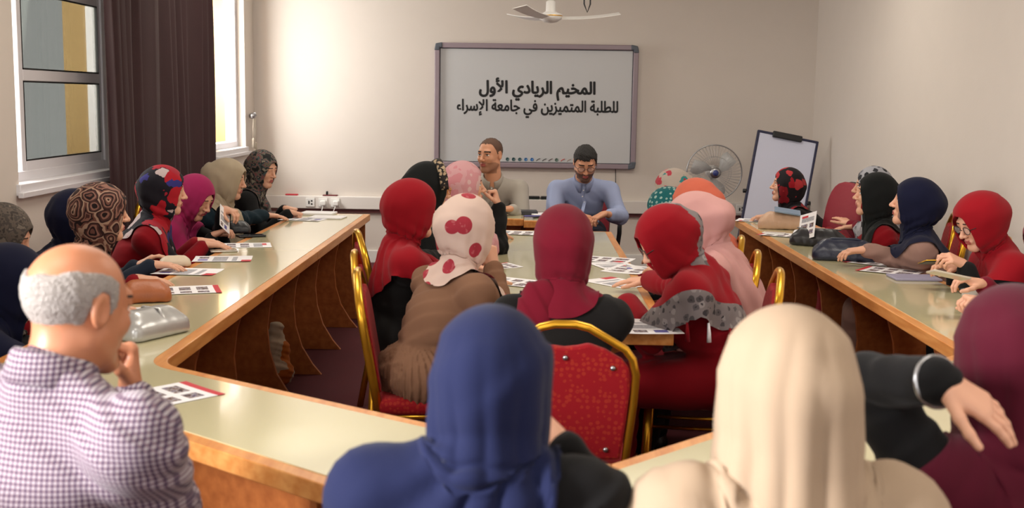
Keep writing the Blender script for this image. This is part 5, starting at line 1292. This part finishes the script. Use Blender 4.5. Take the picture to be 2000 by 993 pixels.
# ------------------------------------------------------------------ things on the tables
def sheet(u, v, ang, label, kind=0, w=.2, h=.285, z=TZ, group='brochures on the tables', tilt=None, y=None, name='brochure'):
    p = tab(u, v, z); rn = random.Random(u * 7 + v)
    M_ = [M_PAPER, M_PRED, M_PBLUE, M_PMIX, M_PTXT]
    bm = bmesh.new(); nx, ny = 8, 12; G = {}
    curl = rn.uniform(.001, .004)
    for i in range(nx + 1):
        for j in range(ny + 1):
            x, y_ = (i / nx - .5) * w, (j / ny - .5) * h; G[i, j] = bm.verts.new((x, y_, .0012 + curl * (abs(i / nx - .5) * 2) ** 3))
    for i in range(nx):
        for j in range(ny):
            f_ = bm.faces.new((G[i, j], G[i + 1, j], G[i + 1, j + 1], G[i, j + 1])); m = 0
            if kind == 0:
                if j == ny - 2 and 1 <= i <= 3: m = 1
                elif 1 <= i <= 6 and j in (2, 3, 5, 6) and i not in (4,): m = 3
                elif j in (8, 9) and i in (1, 2, 3, 4, 5, 6): m = 4
            elif kind == 1:
                if j >= ny - 2 and i >= 5: m = 1
                elif j in (1, 2) and i in (1, 2): m = 3
                elif j in (1, 2) and i in (4, 5): m = 2
                elif j in (4, 5, 6, 8) and 1 <= i <= 6: m = 4
            elif kind == 2:
                if j == ny - 1: m = 1
                elif i in (1, 2, 3, 5, 6) and j in (1, 2, 3, 5, 6, 8, 9): m = 3
            f_.material_index = m
    me = bpy.data.meshes.new(name); bm.to_mesh(me); bm.free()
    o = link(name, me, None, M_); o.modifiers.new('s', 'SOLIDIFY').thickness = .0008
    o.location = p; o.rotation_euler = (*(tilt or (0, 0)), rad(ang)); return tag(o, label, 'paper' if name == 'paper_sheet' else 'brochure', group)
sheet(478, 480, -75, 'printed brochure on the window-side table, the farthest, by the dark phone', 0)
sheet(435, 507, -80, 'printed brochure on the window-side table beside the silver phone', 1)
sheet(367, 532, -92, 'printed brochure with coloured squares on the window-side table in front of the navy jacket', 1)
sheet(362, 568, -70, 'printed brochure with photo strips on the window-side table near the brown pouch', 2)
sheet(312, 776, -42, 'printed brochure in front of the bald man', 2)
sheet(262, 610, -60, 'folded white leaflet behind the silver purse', 1, w=.15, h=.2)
sheet(1008, 456, 80, 'printed brochure at the far end of the middle table', 0)
sheet(1000, 552, 60, 'printed brochure by the elbow of the woman in brown', 0)
sheet(982, 520, 30, 'crumpled leaflet on the middle table before the pink dotted headscarf', 2, w=.14, h=.17)
sheet(1200, 520, 20, 'printed brochure under the glasses of the woman in the crimson coat, farther one', 1)
sheet(1230, 527, -25, 'printed brochure with red squares before the woman in the crimson coat', 0)
sheet(1205, 553, 40, 'white sheet by the shoulder of the wine red headscarf', 1)
sheet(1180, 508, 70, 'printed brochure fanned out beyond the wine red headscarf', 2)
sheet(1268, 638, 5, 'white sheet at the near corner of the middle table', 1)
sheet(1478, 432, 70, 'printed brochure at the far end of the right table', 0)
sheet(1528, 460, 60, 'printed brochure before the beige bag', 2)
sheet(1712, 515, 50, 'printed brochure nearest the navy handbag on the right table', 2)
sheet(1738, 530, 55, 'printed brochure overlapped by the thin book on the right table', 2, z=TZ + .002)
sheet(592, 429, 80, 'open white notebook page before the beige headscarf', 1)
o = sheet(440, 425, 10, 'white sheet held by the woman in the magenta headscarf', 1, w=.1, h=.16, name='paper_sheet', group=None)
o.location = at(438, 428, 6.62); o.rotation_euler = (rad(62), rad(38), rad(62))
o = sheet(1577, 445, 10, 'white sheet held up by the woman in the red jacket at the right wall', 0, w=.12, h=.17, name='paper_sheet', group=None)
o.location = at(1577, 442, 6.75); o.rotation_euler = (rad(62), rad(-18), rad(-50))
def slab(u, v, ang, w, h, t_, name, label, cat, m, screen=None, z=TZ, loc=None, tilt=(0, 0), group=None):
    p = tab(u, v, z) if loc is None else loc
    t = thing(name, p, label, cat, group); t.rotation_euler = (*[rad(a) for a in tilt], rad(ang))
    MB().box((0, 0, t_ / 2), (w, h, t_), bev=min(t_ * .4, .004)).build('body' if screen else 'cover', m, t)
    if screen: MB().box((0, 0, t_ + .0002), (w * .9, h * .86, .0006)).build('screen', screen, t)
    return t
M_SCR = mat('phone_glass', S(26, 28, 34), .08); M_SILV = mat('silver_plastic', S(186, 180, 170), .25, metal=.5)
slab(490, 463, -60, .08, .16, .012, 'phone', 'dark phone on the table edge by the red jacket', 'phone', M_BLACK, M_SCR)
slab(437, 492, -70, .075, .14, .01, 'phone', 'pale silver phone on the window-side table', 'phone', M_SILV, mat('pale_screen', S(190, 180, 164), .15))
slab(622, 419, 85, .17, .23, .016, 'notebook', 'dark edged white notebook at the board end of the window-side table, farther one', 'notebook', M_PAPER)
slab(640, 426, 84, .17, .23, .01, 'notebook', 'thin white notebook at the board end of the window-side table, nearer one', 'notebook', M_PAPER)
slab(1512, 457, 65, .07, .14, .009, 'phone', 'white phone in front of the beige bag', 'phone', M_WHITE, mat('white_screen', S(220, 220, 222), .15))
slab(1785, 545, 90, .16, .22, .012, 'book', 'thin book with blue-grey cover on the right table', 'book', mat('book_cover', S(150, 146, 170), .5))
w_ = BUILT['woman in bright red headscarf, glasses and black dress looking down at her phone']
t = slab(0, 0, 100, .075, .15, .01, 'phone', 'dark phone with golden edge held by the woman in the bright red headscarf', 'phone', M_BLACK, M_SCR, loc=at(1832, 514, 5.15), tilt=(0, 18))
MB().tube([(x_ * .0375, y_ * .075, .006) for x_, y_ in ((-1, -1), (1, -1), (1, 1), (-1, 1))], .0022, 6, closed=True).build('golden_edge', M_GOLD, t)
slab(0, 0, 95, .08, .15, .009, 'phone', 'clear cased phone held between two hands at the right edge', 'phone', mat('clear_case', S(190, 180, 160), .15), M_SCR, loc=at(1852, 540, 4.5), tilt=(12, 14))
# clear plastic cup in the last hand
p = tab(1893, 602); t = thing('plastic_cup', p, 'clear plastic cup by the hand at the right edge', 'cup')
M_CLEAR = mat('clear_plastic', S(230, 226, 222), .08, alpha=.35)
MB().lathe([(.028, 0), (.036, .075), (.038, .076), (.034, .074), (.026, .003)], n=20).build('cup_wall', M_CLEAR, t)
# ---- bags
def bag(p, ang, L_, Wd, Hh, name, label, m, soft, seed, handle=None, cat='bag'):
    t = thing(name, p, label, cat); t.rotation_euler = (0, 0, rad(ang)); q = Shape(); r0 = min(Wd, Hh) * .42
    q.rbox((0, 0, Hh / 2), (L_ / 2, Wd / 2, Hh / 2), r0 * .62, taper=.45)
    q.rbox((0, 0, Hh * .3), (L_ / 2 + .006, Wd / 2 + .008, Hh * .3), r0 * .6, k=.05)
    q.disp.append(wrinkles(.004 * soft, 40, seed)); q.disp.append(wrinkles(.003 * soft, 70, seed + 1, V(1, .3, .2)))
    q.add(*bounded(lambda P: (.001 - P[2]) + 0 * P[0] + 0 * P[1]), k=.006, op='i')
    mesh_from('bag_body', *q.build(.006), t, m)
    if handle == 'strap':
        MB().tube([(-L_ * .45, 0, Hh * .75), (-L_ * .2, .0, Hh * 1.02), (L_ * .2, -.01, Hh * 1.03), (L_ * .47, -.0, Hh * .7)], .007, 8, flat=.4).build('strap', m, t)
        MB().tube([(L_ * .47 + .012 * cos(a), -.01, Hh * .62 + .018 * sin(a)) for a in np.linspace(0, 2 * pi, 14, endpoint=False)], .003, 6, closed=True).build('buckle', M_GOLD, t)
    if handle == 'zip': MB().tube([(-L_ * .42, -.0, Hh * .98), (0, 0, Hh * 1.0), (L_ * .42, 0, Hh * .98)], .0035, 6).build('zipper', M_STEEL, t)
    if handle == 'band': MB().tube([(L_ * .05, -Wd * .52, .01), (L_ * .05, -Wd * .54, Hh * .5), (L_ * .05, -Wd * .3, Hh * 1.0), (L_ * .05, Wd * .3, Hh * 1.0), (L_ * .05, Wd * .54, Hh * .5)], .009, 8, flat=.35).build('band', m, t)
    return t
bag(tab(1598, 480), -25, .3, .12, .1, 'handbag', 'black soft handbag on the right table behind the navy one', M_BLEATH := mat('black_leather', S(30, 30, 34), .4, bump=(150, .1)), 1, 5, handle='zip')
bag(tab(1648, 508), -12, .31, .13, .11, 'handbag', 'navy leather handbag with golden buckle on the right table', mat('navy_leather', S(34, 40, 60), .35, bump=(150, .1)), .6, 6, handle='strap')
t = bag(tab(1527, 447), -8, .29, .12, .11, 'handbag', 'beige handbag on the right table before the woman with red roses', mat('beige_leather', S(196, 160, 132), .5, bump=(90, .15)), 1, 7)
MB().box((.03, -.02, .118), (.17, .09, .012), bev=.004, R=rot(x=14, y=8)).build('phone_pocket', mat('blue_pocket', S(126, 146, 170), .2), t)
tag(MB().lathe([(.001, 0), (.022, .006), (.028, .02), (.018, .036), (.001, .04)], tab(1557, 461), 9).build('crumpled_tissue', M_PAPER), 'crumpled white tissue beside the beige bag', 'tissue')
bag(tab(292, 655), 62, .24, .13, .095, 'purse', 'shiny silver purse on the table beside the bald man', mat('silver_leather', S(186, 186, 184), .3, metal=.4), .25, 8, handle='band')
bag(tab(285, 588), 20, .17, .11, .085, 'pouch', 'tan brown leather pouch at the window-side table edge', mat('tan_leather', S(164, 92, 50), .45, bump=(120, .1)), .6, 9)
bag(tab(342, 520), 20, .12, .07, .045, 'pouch', 'small cream pouch by the hand of the navy jacket', mat('cream_leather', S(208, 190, 166), .5), .5, 10)
bag(tab(452, 455), 15, .2, .12, .07, 'handbag', 'black handbag by the woman in the magenta headscarf', M_BLEATH, 1, 11)
bag(tab(1795, 520), 60, .26, .1, .13, 'handbag', 'black handbag with golden ring leaning before the bright red headscarf', M_BLEATH, 1, 12, handle='strap')
# odds and ends on the small table
def pen(u, v, ang, lab, m, z=TZ, y=None):
    p = tab(u, v, z); t = thing('pen', (p[0], p[1], z + .006), lab, 'pen'); t.rotation_euler = (0, rad(90), rad(ang))
    MB().lathe([(.001, -.07), (.005, -.055), (.006, -.05), (.006, .05), (.001, .052)], n=10).build('barrel', m, t); MB().lathe([(.0068, .02), (.0068, .066), (.001, .068)], n=10).build('cap', m, t)
pen(1040, 424, 10, 'blue pen on the small table between the men', M_PBLUE); pen(1052, 426, 50, 'black pen on the small table between the men', M_BLACK)
slab(1058, 421, 20, .14, .2, .012, 'notebook', 'white notebook on the small table between the men', 'notebook', M_PAPER)
slab(1022, 419, 5, .2, .12, .03, 'folder', 'dark folder on the small table before the grey shirt', 'folder', mat('dark_folder', S(56, 56, 64), .5))
# plastic shopping bag under the window-side table
p = V(-1.36, 6.1, 0)
t = thing('shopping_bag', p, 'crumpled orange and white plastic bag under the window-side table', 'bag'); q = Shape()
q.cone((0, 0, .09), (0, .02, .2), .1, .075, k=.04); q.cone((0, .02, .2), (.01, .02, .33), .06, .035, k=.04); q.disp.append(wrinkles(.012, 45, 3)); q.disp.append(wrinkles(.008, 90, 4, V(.3, .2, 1)))
q.add(*bounded(lambda P: (.002 - P[2]) + 0 * P[0] + 0 * P[1]), k=.006, op='i'); mesh_from('bag_body', *q.build(.009), t, pattern('bag_print', 'camo', [S(214, 190, 160), S(224, 200, 170), S(220, 120, 40), S(216, 150, 80)], 5))
